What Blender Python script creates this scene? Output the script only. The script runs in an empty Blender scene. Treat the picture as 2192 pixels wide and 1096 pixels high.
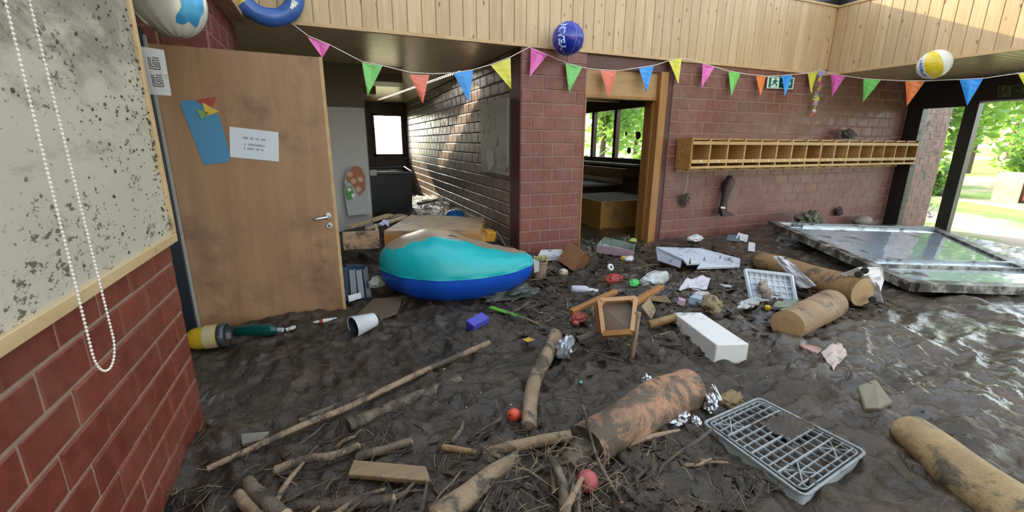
import bpy, bmesh, math, random
import numpy as np
from mathutils import Vector, Matrix, Euler

sc = bpy.context.scene
COL = sc.collection
PI = math.pi
RNG = random.Random(7)

# ------------------------------------------------------------------ camera, sky, sun, exposure
cam_data = bpy.data.cameras.new('camera')
cam_data.sensor_width = 36.0
cam_data.lens = 36.0 * 930.0 / 2192.0
cam_data.clip_start = 0.02
cam = bpy.data.objects.new('camera', cam_data)
COL.objects.link(cam)
cam.matrix_world = Matrix(((0.924560, 0.090658, -0.370093, 0.0000), (-0.380989, 0.235019, -0.894211, 0.0000), (0.005912, 0.967754, 0.251829, 1.4000), (0, 0, 0, 1)))
sc.camera = cam

SUN_DIR = Vector((0.24, -1.0, -0.48)).normalized()      # travel direction of the light
world = bpy.data.worlds.new('world')
sc.world = world
world.use_nodes = True
wn = world.node_tree.nodes
wl = world.node_tree.links
wn.clear()
sky = wn.new('ShaderNodeTexSky')
sky.sky_type = 'NISHITA'
sky.sun_disc = False
sky.sun_elevation = math.asin(-SUN_DIR.z)
sky.sun_rotation = math.atan2(-SUN_DIR.x, -SUN_DIR.y)
sky.dust_density = 2.0
sky.air_density = 1.0
sky.ozone_density = 1.0
bg = wn.new('ShaderNodeBackground')
bg.inputs['Strength'].default_value = 0.55
wo = wn.new('ShaderNodeOutputWorld')
hs = wn.new('ShaderNodeHueSaturation')
hs.inputs['Saturation'].default_value = 0.42        # thin white haze
wl.new(sky.outputs[0], hs.inputs['Color'])
wl.new(hs.outputs[0], bg.inputs[0])
wl.new(bg.outputs[0], wo.inputs[0])

sun_data = bpy.data.lights.new('sun', 'SUN')
sun_data.energy = 8.0
sun_data.angle = math.radians(0.6)
sun_data.color = (1.0, 0.80, 0.54)
sun = bpy.data.objects.new('sun', sun_data)
COL.objects.link(sun)
sun.rotation_euler = SUN_DIR.to_track_quat('-Z', 'Y').to_euler()
sun.location = (-3, 14, 9)

vs = sc.view_settings
vs.view_transform = 'Standard'
vs.look = 'None'
vs.exposure = 1.02
vs.gamma = 1.0
vs.use_curve_mapping = False
sc.cycles.max_bounces = 10
sc.cycles.diffuse_bounces = 6
sc.cycles.glossy_bounces = 4
sc.cycles.transmission_bounces = 8
sc.cycles.transparent_max_bounces = 16
sc.cycles.sample_clamp_indirect = 6.0
sc.cycles.use_denoising = True

# ------------------------------------------------------------------ noise and ground height
def _hash(ix, iy, seed):
    n = (ix.astype(np.int64) * 374761393 + iy.astype(np.int64) * 668265263 + seed * 69069) & 0x7fffffff
    n = ((n ^ (n >> 13)) * 1274126177) & 0x7fffffff
    return ((n ^ (n >> 16)) & 0xffff) / 65535.0

def vnoise(x, y, seed=0):
    x = np.asarray(x, float); y = np.asarray(y, float)
    ix = np.floor(x); iy = np.floor(y)
    fx = x - ix; fy = y - iy
    fx = fx * fx * (3 - 2 * fx); fy = fy * fy * (3 - 2 * fy)
    a = _hash(ix, iy, seed); b = _hash(ix + 1, iy, seed)
    c = _hash(ix, iy + 1, seed); d = _hash(ix + 1, iy + 1, seed)
    return (a * (1 - fx) + b * fx) * (1 - fy) + (c * (1 - fx) + d * fx) * fy - 0.5

def sstep(a, b, x):
    t = np.clip((np.asarray(x, float) - a) / (b - a), 0, 1)
    return t * t * (3 - 2 * t)

# low heaps of mud: (x, y, radius x, radius y, height)
HEAPS = [(0.4, 5.6, 1.2, 0.7, 0.16), (1.3, 6.6, 1.5, 1.0, 0.16), (1.9, 8.5, 1.2, 2.5, 0.18),
         (0.2, 1.35, 0.9, 0.35, 0.05), (1.75, 4.3, 0.5, 0.25, 0.05), (6.6, 4.7, 1.2, 0.35, 0.12),
         (2.35, 2.6, 0.5, 0.5, 0.05), (0.55, 4.5, 0.5, 0.5, 0.06), (9.0, 4.6, 1.2, 0.4, 0.06)]

def mud(x, y):
    x = np.asarray(x, float); y = np.asarray(y, float)
    wx = x + 0.25 * vnoise(x * 1.7, y * 1.7, 91); wy = y + 0.25 * vnoise(x * 1.7, y * 1.7, 92)
    h = 0.055 * vnoise(wx * 1.4, wy * 1.4, 1) + 0.055 * vnoise(wx * 3.7, wy * 3.7, 2)
    rough = 1 - 0.55 * sstep(2.9, 4.8, x)
    lump = np.abs(vnoise(wx * 6.3, wy * 6.3, 13)) + 0.6 * np.abs(vnoise(wx * 13, wy * 13, 14))
    h = h + rough * (0.085 * (0.34 - lump) + 0.022 * vnoise(wx * 22, wy * 22, 4) + 0.009 * vnoise(x * 50, y * 50, 5))
    h = h + 0.020 * vnoise(wx * 9, wy * 9, 3) + 0.008 * vnoise(wx * 19, wy * 19, 15)
    ridge = 1 - np.abs(2 * vnoise(wx * 2.6 + wy * 1.3, wy * 6.0 - wx * 1.5, 6))
    wet = sstep(2.6, 4.2, x)
    h = h + 0.030 * (ridge - 0.6) * wet
    for (hx, hy, rx, ry, hh) in HEAPS:
        h = h + hh * np.exp(-((x - hx) / rx) ** 2 - ((y - hy) / ry) ** 2)
    return h - 0.10 * sstep(6.5, 9.5, x)

def mz(x, y):
    return float(mud(np.array([x]), np.array([y]))[0])

# ------------------------------------------------------------------ mesh building
class MB:
    """collects verts and faces for one mesh object"""
    def __init__(self):
        self.v = []; self.f = []; self.m = []; self.cur = 0
    def add(self, vs_, fs_):
        o = len(self.v)
        self.v.extend([tuple(p) for p in vs_])
        self.f.extend([tuple(i + o for i in f) for f in fs_])
        self.m.extend([self.cur] * len(fs_))
        return self
    def box(self, a, b):
        (x0, y0, z0), (x1, y1, z1) = a, b
        return self.add([(x0, y0, z0), (x1, y0, z0), (x1, y1, z0), (x0, y1, z0), (x0, y0, z1), (x1, y0, z1), (x1, y1, z1), (x0, y1, z1)],
                        [(0, 3, 2, 1), (4, 5, 6, 7), (0, 1, 5, 4), (1, 2, 6, 5), (2, 3, 7, 6), (3, 0, 4, 7)])
    def hexa(self, p):            # 8 points: bottom ring 0-3, top ring 4-7
        return self.add(p, [(0, 3, 2, 1), (4, 5, 6, 7), (0, 1, 5, 4), (1, 2, 6, 5), (2, 3, 7, 6), (3, 0, 4, 7)])
    def slab(self, pts, th, n=None):   # polygon thickened along n
        pts = [Vector(p) for p in pts]
        if n is None:
            n = (pts[1] - pts[0]).cross(pts[2] - pts[0]).normalized()
        n = Vector(n)
        k = len(pts)
        vs_ = [p + n * th / 2 for p in pts] + [p - n * th / 2 for p in pts]
        fs_ = [tuple(range(k)), tuple(range(2 * k - 1, k - 1, -1))]
        for i in range(k):
            j = (i + 1) % k
            fs_.append((i, i + k, j + k, j))
        return self.add(vs_, fs_)
    def beam(self, p0, p1, w, t, up=(0, 0, 1), cham=0.0):
        p0 = Vector(p0); p1 = Vector(p1)
        d = (p1 - p0).normalized()
        s = d.cross(Vector(up))
        if s.length < 1e-4: s = d.cross(Vector((1, 0, 0)))
        s.normalize(); u = s.cross(d).normalized()
        hw, ht = w / 2, t / 2
        if cham <= 0:
            ring = [(-hw, -ht), (hw, -ht), (hw, ht), (-hw, ht)]
        else:
            c = cham
            ring = [(-hw + c, -ht), (hw - c, -ht), (hw, -ht + c), (hw, ht - c), (hw - c, ht), (-hw + c, ht), (-hw, ht - c), (-hw, -ht + c)]
        k = len(ring)
        vs_ = [p0 + s * a + u * b for a, b in ring] + [p1 + s * a + u * b for a, b in ring]
        fs_ = [tuple(range(k - 1, -1, -1)), tuple(range(k, 2 * k))]
        for i in range(k):
            j = (i + 1) % k
            fs_.append((i, j, j + k, i + k))
        return self.add(vs_, fs_)
    def tube(self, pts, radii, n=8, cap=True, jit=0.0, seed=0, up=(0.13, 0.31, 0.94)):
        pts = [Vector(p) for p in pts]
        if not hasattr(radii, '__len__'): radii = [radii] * len(pts)
        r_ = random.Random(seed)
        vs_ = []; fs_ = []
        prev = None
        for i, p in enumerate(pts):
            d = (pts[min(i + 1, len(pts) - 1)] - pts[max(i - 1, 0)]).normalized()
            if prev is None:
                s = d.cross(Vector(up))
                if s.length < 1e-3: s = d.cross(Vector((1, 0, 0)))
            else:
                s = prev - d * prev.dot(d)
            s.normalize(); prev = s
            u = d.cross(s)
            for k in range(n):
                a = 2 * PI * k / n
                rr = radii[i] * (1 + (r_.uniform(-jit, jit) if jit else 0))
                vs_.append(p + (s * math.cos(a) + u * math.sin(a)) * rr)
        for i in range(len(pts) - 1):
            for k in range(n):
                k2 = (k + 1) % n
                fs_.append((i * n + k, i * n + k2, (i + 1) * n + k2, (i + 1) * n + k))
        if cap:
            fs_.append(tuple(range(n - 1, -1, -1)))
            fs_.append(tuple(range((len(pts) - 1) * n, len(pts) * n)))
        return self.add(vs_, fs_)
    def lathe(self, prof, n=24, M=None, cap0=True, cap1=True):
        vs_ = []; fs_ = []
        for (r, z) in prof:
            for k in range(n):
                a = 2 * PI * k / n
                p = Vector((r * math.cos(a), r * math.sin(a), z))
                vs_.append(M @ p if M is not None else p)
        for i in range(len(prof) - 1):
            for k in range(n):
                k2 = (k + 1) % n
                fs_.append((i * n + k, i * n + k2, (i + 1) * n + k2, (i + 1) * n + k))
        if cap0: fs_.append(tuple(range(n - 1, -1, -1)))
        if cap1: fs_.append(tuple(range((len(prof) - 1) * n, len(prof) * n)))
        return self.add(vs_, fs_)
    def grid(self, fn, nu, nv, wrapu=False):
        vs_ = [fn(i / (nu if wrapu else nu - 1), j / (nv - 1)) for j in range(nv) for i in range(nu)]
        fs_ = []
        for j in range(nv - 1):
            for i in range(nu if wrapu else nu - 1):
                i2 = (i + 1) % nu
                fs_.append((j * nu + i, j * nu + i2, (j + 1) * nu + i2, (j + 1) * nu + i))
        return self.add(vs_, fs_)
    def xf(self, M):
        self.v = [tuple(M @ Vector(p)) for p in self.v]
        return self

def obj(name, mb, mat=None, parent=None, smooth=False, loc=None, local=False):
    """one mesh object; mb in world coordinates unless local. Child verts are stored relative to the parent's location."""
    off = Vector((0, 0, 0))
    base = None
    if parent is not None and not local:
        p = parent
        off = Vector((0, 0, 0))
        while p is not None:
            off = off + Vector(p.location); p = p.parent
    elif loc is not None and not local:
        off = Vector(loc)
    me = bpy.data.meshes.new(name)
    me.from_pydata([(a - off.x, b - off.y, c - off.z) for a, b, c in mb.v], [], mb.f)
    mats = mat if isinstance(mat, (list, tuple)) else [mat]
    for m in mats:
        if m is not None: me.materials.append(m)
    if len(mats) > 1:
        me.polygons.foreach_set('material_index', mb.m)
    if smooth:
        me.polygons.foreach_set('use_smooth', [True] * len(me.polygons))
    me.update()
    o = bpy.data.objects.new(name, me)
    COL.objects.link(o)
    if loc is not None and parent is None: o.location = loc
    if parent is not None:
        o.parent = parent
        if local and loc is not None: o.location = loc
    return o

def smooth_by_angle(o, ang=40):
    me = o.data
    me.polygons.foreach_set('use_smooth', [True] * len(me.polygons))
    bm = bmesh.new(); bm.from_mesh(me)
    lim = math.radians(ang)
    for e in bm.edges:
        if len(e.link_faces) == 2 and e.calc_face_angle(0) > lim: e.smooth = False
    bm.to_mesh(me); bm.free()
    return o

def bevel(o, w=0.005, seg=2):
    md = o.modifiers.new('bevel', 'BEVEL')
    md.width = w; md.segments = seg; md.limit_method = 'ANGLE'; md.angle_limit = math.radians(35)
    return o

def empty(name, loc=(0, 0, 0)):
    o = bpy.data.objects.new(name, None)
    o.empty_display_size = 0.1
    COL.objects.link(o)
    o.location = loc
    return o

def tag(o, label, cat, group=None, kind=None):
    if label: o['label'] = label
    if cat: o['category'] = cat
    if group: o['group'] = group
    if kind: o['kind'] = kind
    return o

def thing(name, label, cat, loc=(0, 0, 0), group=None):
    return tag(empty(name, loc), label, cat, group)

def struct(o, label=None):
    o['kind'] = 'structure'
    if label: o['label'] = label
    return o

def lab(o, label):
    o['label'] = label
    return o

# ------------------------------------------------------------------ materials
def newmat(name):
    m = bpy.data.materials.new(name)
    m.use_nodes = True
    n = m.node_tree.nodes; l = m.node_tree.links
    b = n['Principled BSDF']
    return m, n, l, b

def rgba(c): return (c[0], c[1], c[2], 1.0)

def coords(n, l, kind='Object', scale=(1, 1, 1), world=False):
    if world:
        g = n.new('ShaderNodeNewGeometry'); src = g.outputs['Position']
    else:
        t = n.new('ShaderNodeTexCoord'); src = t.outputs[kind]
    mp = n.new('ShaderNodeMapping'); mp.inputs['Scale'].default_value = scale
    l.new(src, mp.inputs[0])
    return mp.outputs[0]

def ramp(n, l, src, stops):
    r = n.new('ShaderNodeValToRGB')
    e = r.color_ramp.elements
    while len(e) < len(stops): e.new(0.5)
    for i, (p, c) in enumerate(stops):
        e[i].position = p
        e[i].color = rgba(c) if hasattr(c, '__len__') else (c, c, c, 1)
    l.new(src, r.inputs[0])
    return r.outputs[0]

def mixc(n, l, fac, a, b, mode='MIX'):
    m = n.new('ShaderNodeMix'); m.data_type = 'RGBA'; m.blend_type = mode
    for sock, val in ((m.inputs[0], fac), (m.inputs[6], a), (m.inputs[7], b)):
        if hasattr(val, 'links') or isinstance(val, bpy.types.NodeSocket): l.new(val, sock)
        elif hasattr(val, '__len__'): sock.default_value = rgba(val)
        else: sock.default_value = val
    return m.outputs[2]

def noise(n, l, vec, scale, detail=4, rough=0.6, dist=0.0):
    t = n.new('ShaderNodeTexNoise')
    t.inputs['Scale'].default_value = scale; t.inputs['Detail'].default_value = detail
    t.inputs['Roughness'].default_value = rough; t.inputs['Distortion'].default_value = dist
    l.new(vec, t.inputs['Vector'])
    return t.outputs[0]

def bump(n, l, b, src, strength=0.3, dist=0.01):
    bp = n.new('ShaderNodeBump')
    bp.inputs['Strength'].default_value = strength; bp.inputs['Distance'].default_value = dist
    l.new(src, bp.inputs['Height']); l.new(bp.outputs[0], b.inputs['Normal'])

def plain(name, c, rough=0.5, c2=None, ns=6.0, metal=0.0, bmp=0.0, dirt=0.0, dirtc=(0.09, 0.07, 0.052), ds=5.0, spec=0.5, rand=0.0, bs=30.0, sheen=0.0):
    """painted, plastic, paper or metal: one colour with mottling, optional mud smears and per-object variation"""
    m, n, l, b = newmat(name)
    v = coords(n, l)
    col = c
    if c2 is not None:
        col = mixc(n, l, noise(n, l, v, ns, 5), c, c2)
    if rand:
        oi = n.new('ShaderNodeObjectInfo')
        hsv = n.new('ShaderNodeHueSaturation')
        mr = n.new('ShaderNodeMapRange')
        mr.inputs[3].default_value = 1 - rand; mr.inputs[4].default_value = 1 + rand
        l.new(oi.outputs['Random'], mr.inputs[0]); l.new(mr.outputs[0], hsv.inputs['Value'])
        if hasattr(col, 'links'): l.new(col, hsv.inputs['Color'])
        else: hsv.inputs['Color'].default_value = rgba(col)
        col = hsv.outputs[0]
    if dirt:
        d = ramp(n, l, noise(n, l, v, ds, 6, 0.7), [(0.62 - dirt * 0.35, 0.0), (0.70 - dirt * 0.25, 1.0)])
        col = mixc(n, l, d, col, dirtc)
    if hasattr(col, 'links'): l.new(col, b.inputs['Base Color'])
    else: b.inputs['Base Color'].default_value = rgba(col)
    b.inputs['Roughness'].default_value = rough
    b.inputs['Metallic'].default_value = metal
    b.inputs['Specular IOR Level'].default_value = spec
    if sheen: b.inputs['Sheen Weight'].default_value = sheen
    if bmp: bump(n, l, b, noise(n, l, v, bs, 4), bmp, 0.01)
    return m

def wood(name, c, c2, scale=(1, 1, 12), grain=9.0, rough=0.5, knots=0.0, dirt=0.0, rand=0.08, kind='Object', dirtc=(0.10, 0.08, 0.058), world=False, ds=4.0, bmp=0.12):
    """wood with grain along the long axis (small scale value = long)"""
    m, n, l, b = newmat(name)
    v = coords(n, l, kind, scale, world)
    oi = n.new('ShaderNodeObjectInfo')
    ad = n.new('ShaderNodeVectorMath'); ad.operation = 'ADD'
    sc_ = n.new('ShaderNodeVectorMath'); sc_.operation = 'SCALE'
    cv = n.new('ShaderNodeCombineXYZ')
    for i in range(3): l.new(oi.outputs['Random'], cv.inputs[i])
    l.new(cv.outputs[0], sc_.inputs[0]); sc_.inputs['Scale'].default_value = 37.0
    l.new(v, ad.inputs[0]); l.new(sc_.outputs[0], ad.inputs[1])
    vv = ad.outputs[0]
    g = noise(n, l, vv, grain, 6, 0.65, 0.4)
    col = mixc(n, l, ramp(n, l, g, [(0.32, 0.0), (0.68, 1.0)]), c, c2)
    if rand:
        hsv = n.new('ShaderNodeHueSaturation')
        mr = n.new('ShaderNodeMapRange'); mr.inputs[3].default_value = 1 - rand; mr.inputs[4].default_value = 1 + rand
        l.new(oi.outputs['Random'], mr.inputs[0]); l.new(mr.outputs[0], hsv.inputs['Value']); l.new(col, hsv.inputs['Color'])
        col = hsv.outputs[0]
    if knots:
        vo = n.new('ShaderNodeTexVoronoi'); vo.inputs['Scale'].default_value = knots
        kv = coords(n, l, kind, (1, 1, 0.45) if scale[2] < 1 else (1, 1, 1), world)
        ak = n.new('ShaderNodeVectorMath'); ak.operation = 'ADD'
        l.new(kv, ak.inputs[0]); l.new(sc_.outputs[0], ak.inputs[1])
        l.new(ak.outputs[0], vo.inputs['Vector'])
        k = ramp(n, l, vo.outputs['Distance'], [(0.06, 1.0), (0.16, 0.0)])
        col = mixc(n, l, k, col, (c[0] * 0.35, c[1] * 0.26, c[2] * 0.2))
    if dirt:
        wv = coords(n, l, 'Object')
        d = ramp(n, l, noise(n, l, wv, ds, 6, 0.7), [(0.62 - dirt * 0.35, 0.0), (0.72 - dirt * 0.25, 1.0)])
        col = mixc(n, l, d, col, dirtc)
    l.new(col, b.inputs['Base Color'])
    b.inputs['Roughness'].default_value = rough
    if bmp: bump(n, l, b, g, bmp, 0.004)
    return m

def brickmat(name, ca, cb, dust=0.25, dustc=(0.26, 0.20, 0.16), rough=0.42, dscale=3.0):
    m, n, l, b = newmat(name)
    v = coords(n, l, world=True)
    oi = n.new('ShaderNodeObjectInfo')
    col = mixc(n, l, oi.outputs['Random'], ca, cb)
    mot = ramp(n, l, noise(n, l, v, 14, 5, 0.7), [(0.3, 0.72), (0.7, 1.18)])
    col = mixc(n, l, 1.0, col, mot, 'MULTIPLY')
    dn = ramp(n, l, noise(n, l, v, dscale, 7, 0.72), [(0.42, 0.0), (0.75, 1.0)])
    mm = n.new('ShaderNodeMath'); mm.operation = 'MULTIPLY'; mm.inputs[1].default_value = dust
    l.new(dn, mm.inputs[0])
    col = mixc(n, l, mm.outputs[0], col, dustc)
    l.new(col, b.inputs['Base Color'])
    rr = ramp(n, l, noise(n, l, v, 9, 4), [(0.3, rough - 0.12), (0.7, rough + 0.2)])
    l.new(rr, b.inputs['Roughness'])
    bump(n, l, b, noise(n, l, v, 60, 4, 0.7), 0.25, 0.004)
    return m

def glassmat(name, tint=(0.95, 0.98, 0.97), rough=0.03, smear=0.0, smearc=(0.5, 0.5, 0.48), sscale=6.0):
    """window glass that lets light straight through, mirrors at grazing angles, and may carry dried mud smears"""
    m, n, l, b = newmat(name)
    out = n['Material Output']
    tr = n.new('ShaderNodeBsdfTransparent'); tr.inputs[0].default_value = rgba(tint)
    gl = n.new('ShaderNodeBsdfGlossy'); gl.inputs['Roughness'].default_value = rough
    lw = n.new('ShaderNodeLayerWeight'); lw.inputs[0].default_value = 0.5
    pw_ = n.new('ShaderNodeMath'); pw_.operation = 'POWER'; pw_.inputs[1].default_value = 4.0
    l.new(lw.outputs['Facing'], pw_.inputs[0])
    fr = n.new('ShaderNodeMath'); fr.operation = 'MULTIPLY_ADD'; fr.inputs[1].default_value = 0.5; fr.inputs[2].default_value = 0.03
    l.new(pw_.outputs[0], fr.inputs[0])
    mx = n.new('ShaderNodeMixShader')
    l.new(fr.outputs[0], mx.inputs[0]); l.new(tr.outputs[0], mx.inputs[1]); l.new(gl.outputs[0], mx.inputs[2])
    last = mx.outputs[0]
    if smear:
        v = coords(n, l)
        s = ramp(n, l, noise(n, l, v, sscale, 7, 0.75, 0.6), [(0.62 - smear * 0.3, 0.0), (0.70, 1.0)])
        b.inputs['Base Color'].default_value = rgba(smearc); b.inputs['Roughness'].default_value = 0.7
        mx2 = n.new('ShaderNodeMixShader')
        l.new(s, mx2.inputs[0]); l.new(last, mx2.inputs[1]); l.new(b.outputs[0], mx2.inputs[2])
        last = mx2.outputs[0]
    l.new(last, out.inputs['Surface'])
    return m

M = {}
M['brick'] = brickmat('painted_brick', (0.170, 0.045, 0.032), (0.215, 0.062, 0.045), 0.30)
M['brick_near'] = brickmat('painted_brick_near', (0.165, 0.033, 0.019), (0.205, 0.046, 0.026), 0.16, (0.30, 0.22, 0.17), 0.36)
M['brick_back'] = brickmat('painted_brick_muddy', (0.165, 0.055, 0.042), (0.215, 0.075, 0.058), 0.55, (0.20, 0.155, 0.125), 0.40, 1.7)
M['brick_corr'] = brickmat('painted_brick_corridor', (0.19, 0.115, 0.085), (0.25, 0.165, 0.125), 0.7, (0.30, 0.25, 0.19), 0.36, 2.2)
M['mortar'] = plain('mortar', (0.32, 0.235, 0.18), 0.85, (0.22, 0.14, 0.105), 8, bmp=0.3)
M['mortar_dark'] = plain('mortar_painted', (0.20, 0.095, 0.075), 0.75, (0.31, 0.22, 0.18), 3, bmp=0.3)
M['mortar_corr'] = plain('mortar_shade_corridor', (0.05, 0.042, 0.036), 0.8, (0.03, 0.026, 0.022), 5, bmp=0.3)  # near-black joints: grazing-light shadow put into the mortar colour
M['pine'] = wood('pine_cladding', (0.54, 0.385, 0.225), (0.44, 0.285, 0.14), (9, 9, 0.55), 2.6, 0.42, knots=10.0, rand=0.09)
M['pine_trim'] = wood('pine_trim', (0.56, 0.37, 0.19), (0.44, 0.27, 0.12), (1, 1, 1), 6, 0.45, rand=0.05)
M['wall_plaster'] = plain('grey_plaster', (0.30, 0.30, 0.28), 0.8, (0.22, 0.21, 0.19), 2.0, bmp=0.1, dirt=0.25)
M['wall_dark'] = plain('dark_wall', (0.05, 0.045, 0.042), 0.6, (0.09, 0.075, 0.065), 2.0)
M['blackframe'] = plain('black_frame', (0.010, 0.010, 0.012), 0.35, (0.02, 0.018, 0.018), 6)
M['slat'] = plain('ceiling_slat', (0.80, 0.64, 0.44), 0.24, (0.72, 0.55, 0.37), 2.5, spec=0.9, metal=0.4)
M['frame_wood'] = wood('door_frame_wood', (0.36, 0.17, 0.050), (0.25, 0.105, 0.028), (6, 6, 0.6), 3, 0.38)
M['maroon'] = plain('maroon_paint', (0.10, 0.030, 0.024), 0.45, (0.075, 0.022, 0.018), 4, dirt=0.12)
M['glass'] = glassmat('window_glass')
M['glass_wet'] = glassmat('wet_glass', (0.9, 0.93, 0.95), 0.05, 0.30, (0.55, 0.56, 0.56), 9.0)

def mudmat():
    m, n, l, b = newmat('wet_mud')
    v = coords(n, l, world=True)
    big = noise(n, l, v, 1.1, 5, 0.6, 0.8)
    mid = noise(n, l, v, 5, 5, 0.62, 0.7)
    fine = noise(n, l, v, 30, 5, 0.65)
    col = ramp(n, l, mid, [(0.28, (0.011, 0.0080, 0.0054)), (0.5, (0.036, 0.0255, 0.0160)), (0.72, (0.092, 0.064, 0.039))])
    col = mixc(n, l, ramp(n, l, big, [(0.40, 0.0), (0.66, 0.75)]), col, (0.050, 0.035, 0.022))
    sp = ramp(n, l, fine, [(0.66, 0.0), (0.76, 0.45)])
    col = mixc(n, l, sp, col, (0.15, 0.12, 0.088))
    l.new(col, b.inputs['Base Color'])
    rr = ramp(n, l, mid, [(0.3, 0.32), (0.7, 0.58)])
    l.new(rr, b.inputs['Roughness'])
    b.inputs['Specular IOR Level'].default_value = 0.45
    # a film of water lies over the mud, thicker and smoother towards the entrance
    sx = n.new('ShaderNodeSeparateXYZ'); g = n.new('ShaderNodeNewGeometry'); l.new(g.outputs['Position'], sx.inputs[0])
    mr = n.new('ShaderNodeMapRange'); mr.inputs[1].default_value = 2.1; mr.inputs[2].default_value = 4.0; mr.inputs[3].default_value = -0.19; mr.inputs[4].default_value = 0.26
    l.new(sx.outputs[0], mr.inputs[0])
    wv = coords(n, l, scale=(0.8, 1.7, 1.0), world=True)
    film = noise(n, l, wv, 2.6, 5, 0.6, 0.9)
    ad = n.new('ShaderNodeMath'); ad.operation = 'ADD'; l.new(film, ad.inputs[0]); l.new(mr.outputs[0], ad.inputs[1])
    l.new(ramp(n, l, ad.outputs[0], [(0.36, 0.06), (0.60, 1.0)]), b.inputs['Coat Weight'])
    l.new(ramp(n, l, ad.outputs[0], [(0.36, 0.26), (0.62, 0.035)]), b.inputs['Coat Roughness'])
    b.inputs['Coat IOR'].default_value = 1.45
    a1 = n.new('ShaderNodeMath'); a1.operation = 'MULTIPLY_ADD'; a1.inputs[1].default_value = 0.28
    l.new(fine, a1.inputs[0]); l.new(mid, a1.inputs[2])
    bump(n, l, b, a1.outputs[0], 0.8, 0.045)
    bp = n.new('ShaderNodeBump'); bp.inputs['Strength'].default_value = 0.45; bp.inputs['Distance'].default_value = 0.03
    l.new(noise(n, l, wv, 11.0, 5, 0.62, 0.6), bp.inputs['Height']); l.new(bp.outputs[0], b.inputs['Coat Normal'])
    return m
M['mud'] = mudmat()

# ================================================================== the building
CEIL = 2.48
BACK = 4.95
XR = 9.85
XC = 2.152          # corridor's right wall
F_TOP = 3.46        # top of the timber fascia

# ---- mud floor: one continuous surface
def axis(parts):
    out = []
    for a, b, s in parts:
        k = max(1, int(round((b - a) / s)))
        out.extend(list(np.linspace(a, b, k, endpoint=False)))
    out.append(parts[-1][1])
    return np.array(out)
gx = axis([(-4.0, -1.0, 0.12), (-1.0, 4.2, 0.016), (4.2, 7.0, 0.03), (7.0, 9.9, 0.06)])
gy = axis([(-4.0, 0.4, 0.15), (0.4, 4.0, 0.016), (4.0, 5.6, 0.03), (5.6, 13.3, 0.09)])
GX, GY = np.meshgrid(gx, gy)
GZ = mud(GX.ravel(), GY.ravel()).reshape(GX.shape)
nx, ny = len(gx), len(gy)
me = bpy.data.meshes.new('floor')
co = np.stack([GX.ravel(), GY.ravel(), GZ.ravel()], 1).astype(np.float32)
idx = np.arange(nx * ny).reshape(ny, nx)
quads = np.stack([idx[:-1, :-1].ravel(), idx[:-1, 1:].ravel(), idx[1:, 1:].ravel(), idx[1:, :-1].ravel()], 1).astype(np.int32)
me.vertices.add(len(co)); me.vertices.foreach_set('co', co.ravel())
me.loops.add(quads.size); me.loops.foreach_set('vertex_index', quads.ravel())
me.polygons.add(len(quads))
me.polygons.foreach_set('loop_start', np.arange(0, quads.size, 4, dtype=np.int32))
me.polygons.foreach_set('use_smooth', np.ones(len(quads), dtype=bool))
me.update(calc_edges=True)
me.materials.append(M['mud'])
floor = bpy.data.objects.new('floor', me); COL.objects.link(floor)
struct(floor, 'dark wet flood mud covering the whole floor')

# ---- bricks
_bm_cache = {}
def brick_mesh(L, H, D, mat):
    key = (round(L, 3), round(H, 3), round(D, 3), mat.name)
    if key in _bm_cache: return _bm_cache[key]
    c = 0.006
    x, z = L / 2, H / 2
    v = [(-x, 0, -z), (x, 0, -z), (x, 0, z), (-x, 0, z),
         (-x, -D + c, -z), (x, -D + c, -z), (x, -D + c, z), (-x, -D + c, z),
         (-x + c, -D, -z + c), (x - c, -D, -z + c), (x - c, -D, z - c), (-x + c, -D, z - c)]
    f = [(8, 9, 10, 11)]
    for a, b in ((0, 4), (4, 8)):
        for k in range(4):
            k2 = (k + 1) % 4
            f.append((a + k, a + k2, b + k2, b + k))
    m_ = bpy.data.meshes.new('brick'); m_.from_pydata(v, [], f); m_.materials.append(mat); m_.update()
    _bm_cache[key] = m_
    return m_

def lay_bricks(parent, o, ang, length, z0, z1, L, H, mat, joint=0.012, D=0.012, skip=None, stuff_from=None, seed=1, half_first=0):
    """courses of bricks on a wall face: o = lower left corner of the face (seen from outside), ang = heading of the face's left-to-right axis.
    Local -Y is outward."""
    r_ = random.Random(seed)
    ux, uy = math.cos(ang), math.sin(ang)
    rest = MB()
    k = 0
    z = z0
    while z < z1 - 0.02:
        h = min(H, z1 - z)
        u = -L / 2 if (k + half_first) % 2 else 0.0
        while u < length - 0.01:
            a = max(0, u); b = min(length, u + L)
            if b - a > 0.03:
                mid = (a + b) / 2
                zc = z + h / 2
                if skip is None or not skip(mid, zc):
                    x = o[0] + ux * mid; y = o[1] + uy * mid
                    pr = r_.uniform(-0.0018, 0.0018)
                    px, py = x - uy * (D - pr), y + ux * (D - pr)
                    bl, bh = b - a - joint, h - joint
                    if stuff_from is not None and mid > stuff_from[1] if stuff_from and stuff_from[0] == '>' else (stuff_from is not None and mid < stuff_from[1]):
                        me_ = brick_mesh(bl, bh, D, mat)
                        Mx = Matrix.Translation((px, py, zc)) @ Matrix.Rotation(ang, 4, 'Z')
                        rest.add([Mx @ v.co for v in me_.vertices], [tuple(p.vertices) for p in me_.polygons])
                    else:
                        ob = bpy.data.objects.new('brick', brick_mesh(bl, bh, D, mat))
                        COL.objects.link(ob)
                        ob.parent = parent
                        ob.location = (px, py, zc); ob.rotation_euler = (r_.uniform(-.006, .006), 0, ang + r_.uniform(-.004, .004))
            u += L
        z += H; k += 1
    if rest.v:
        s = obj('brickwork', rest, mat, parent); s['kind'] = 'stuff'

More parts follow.
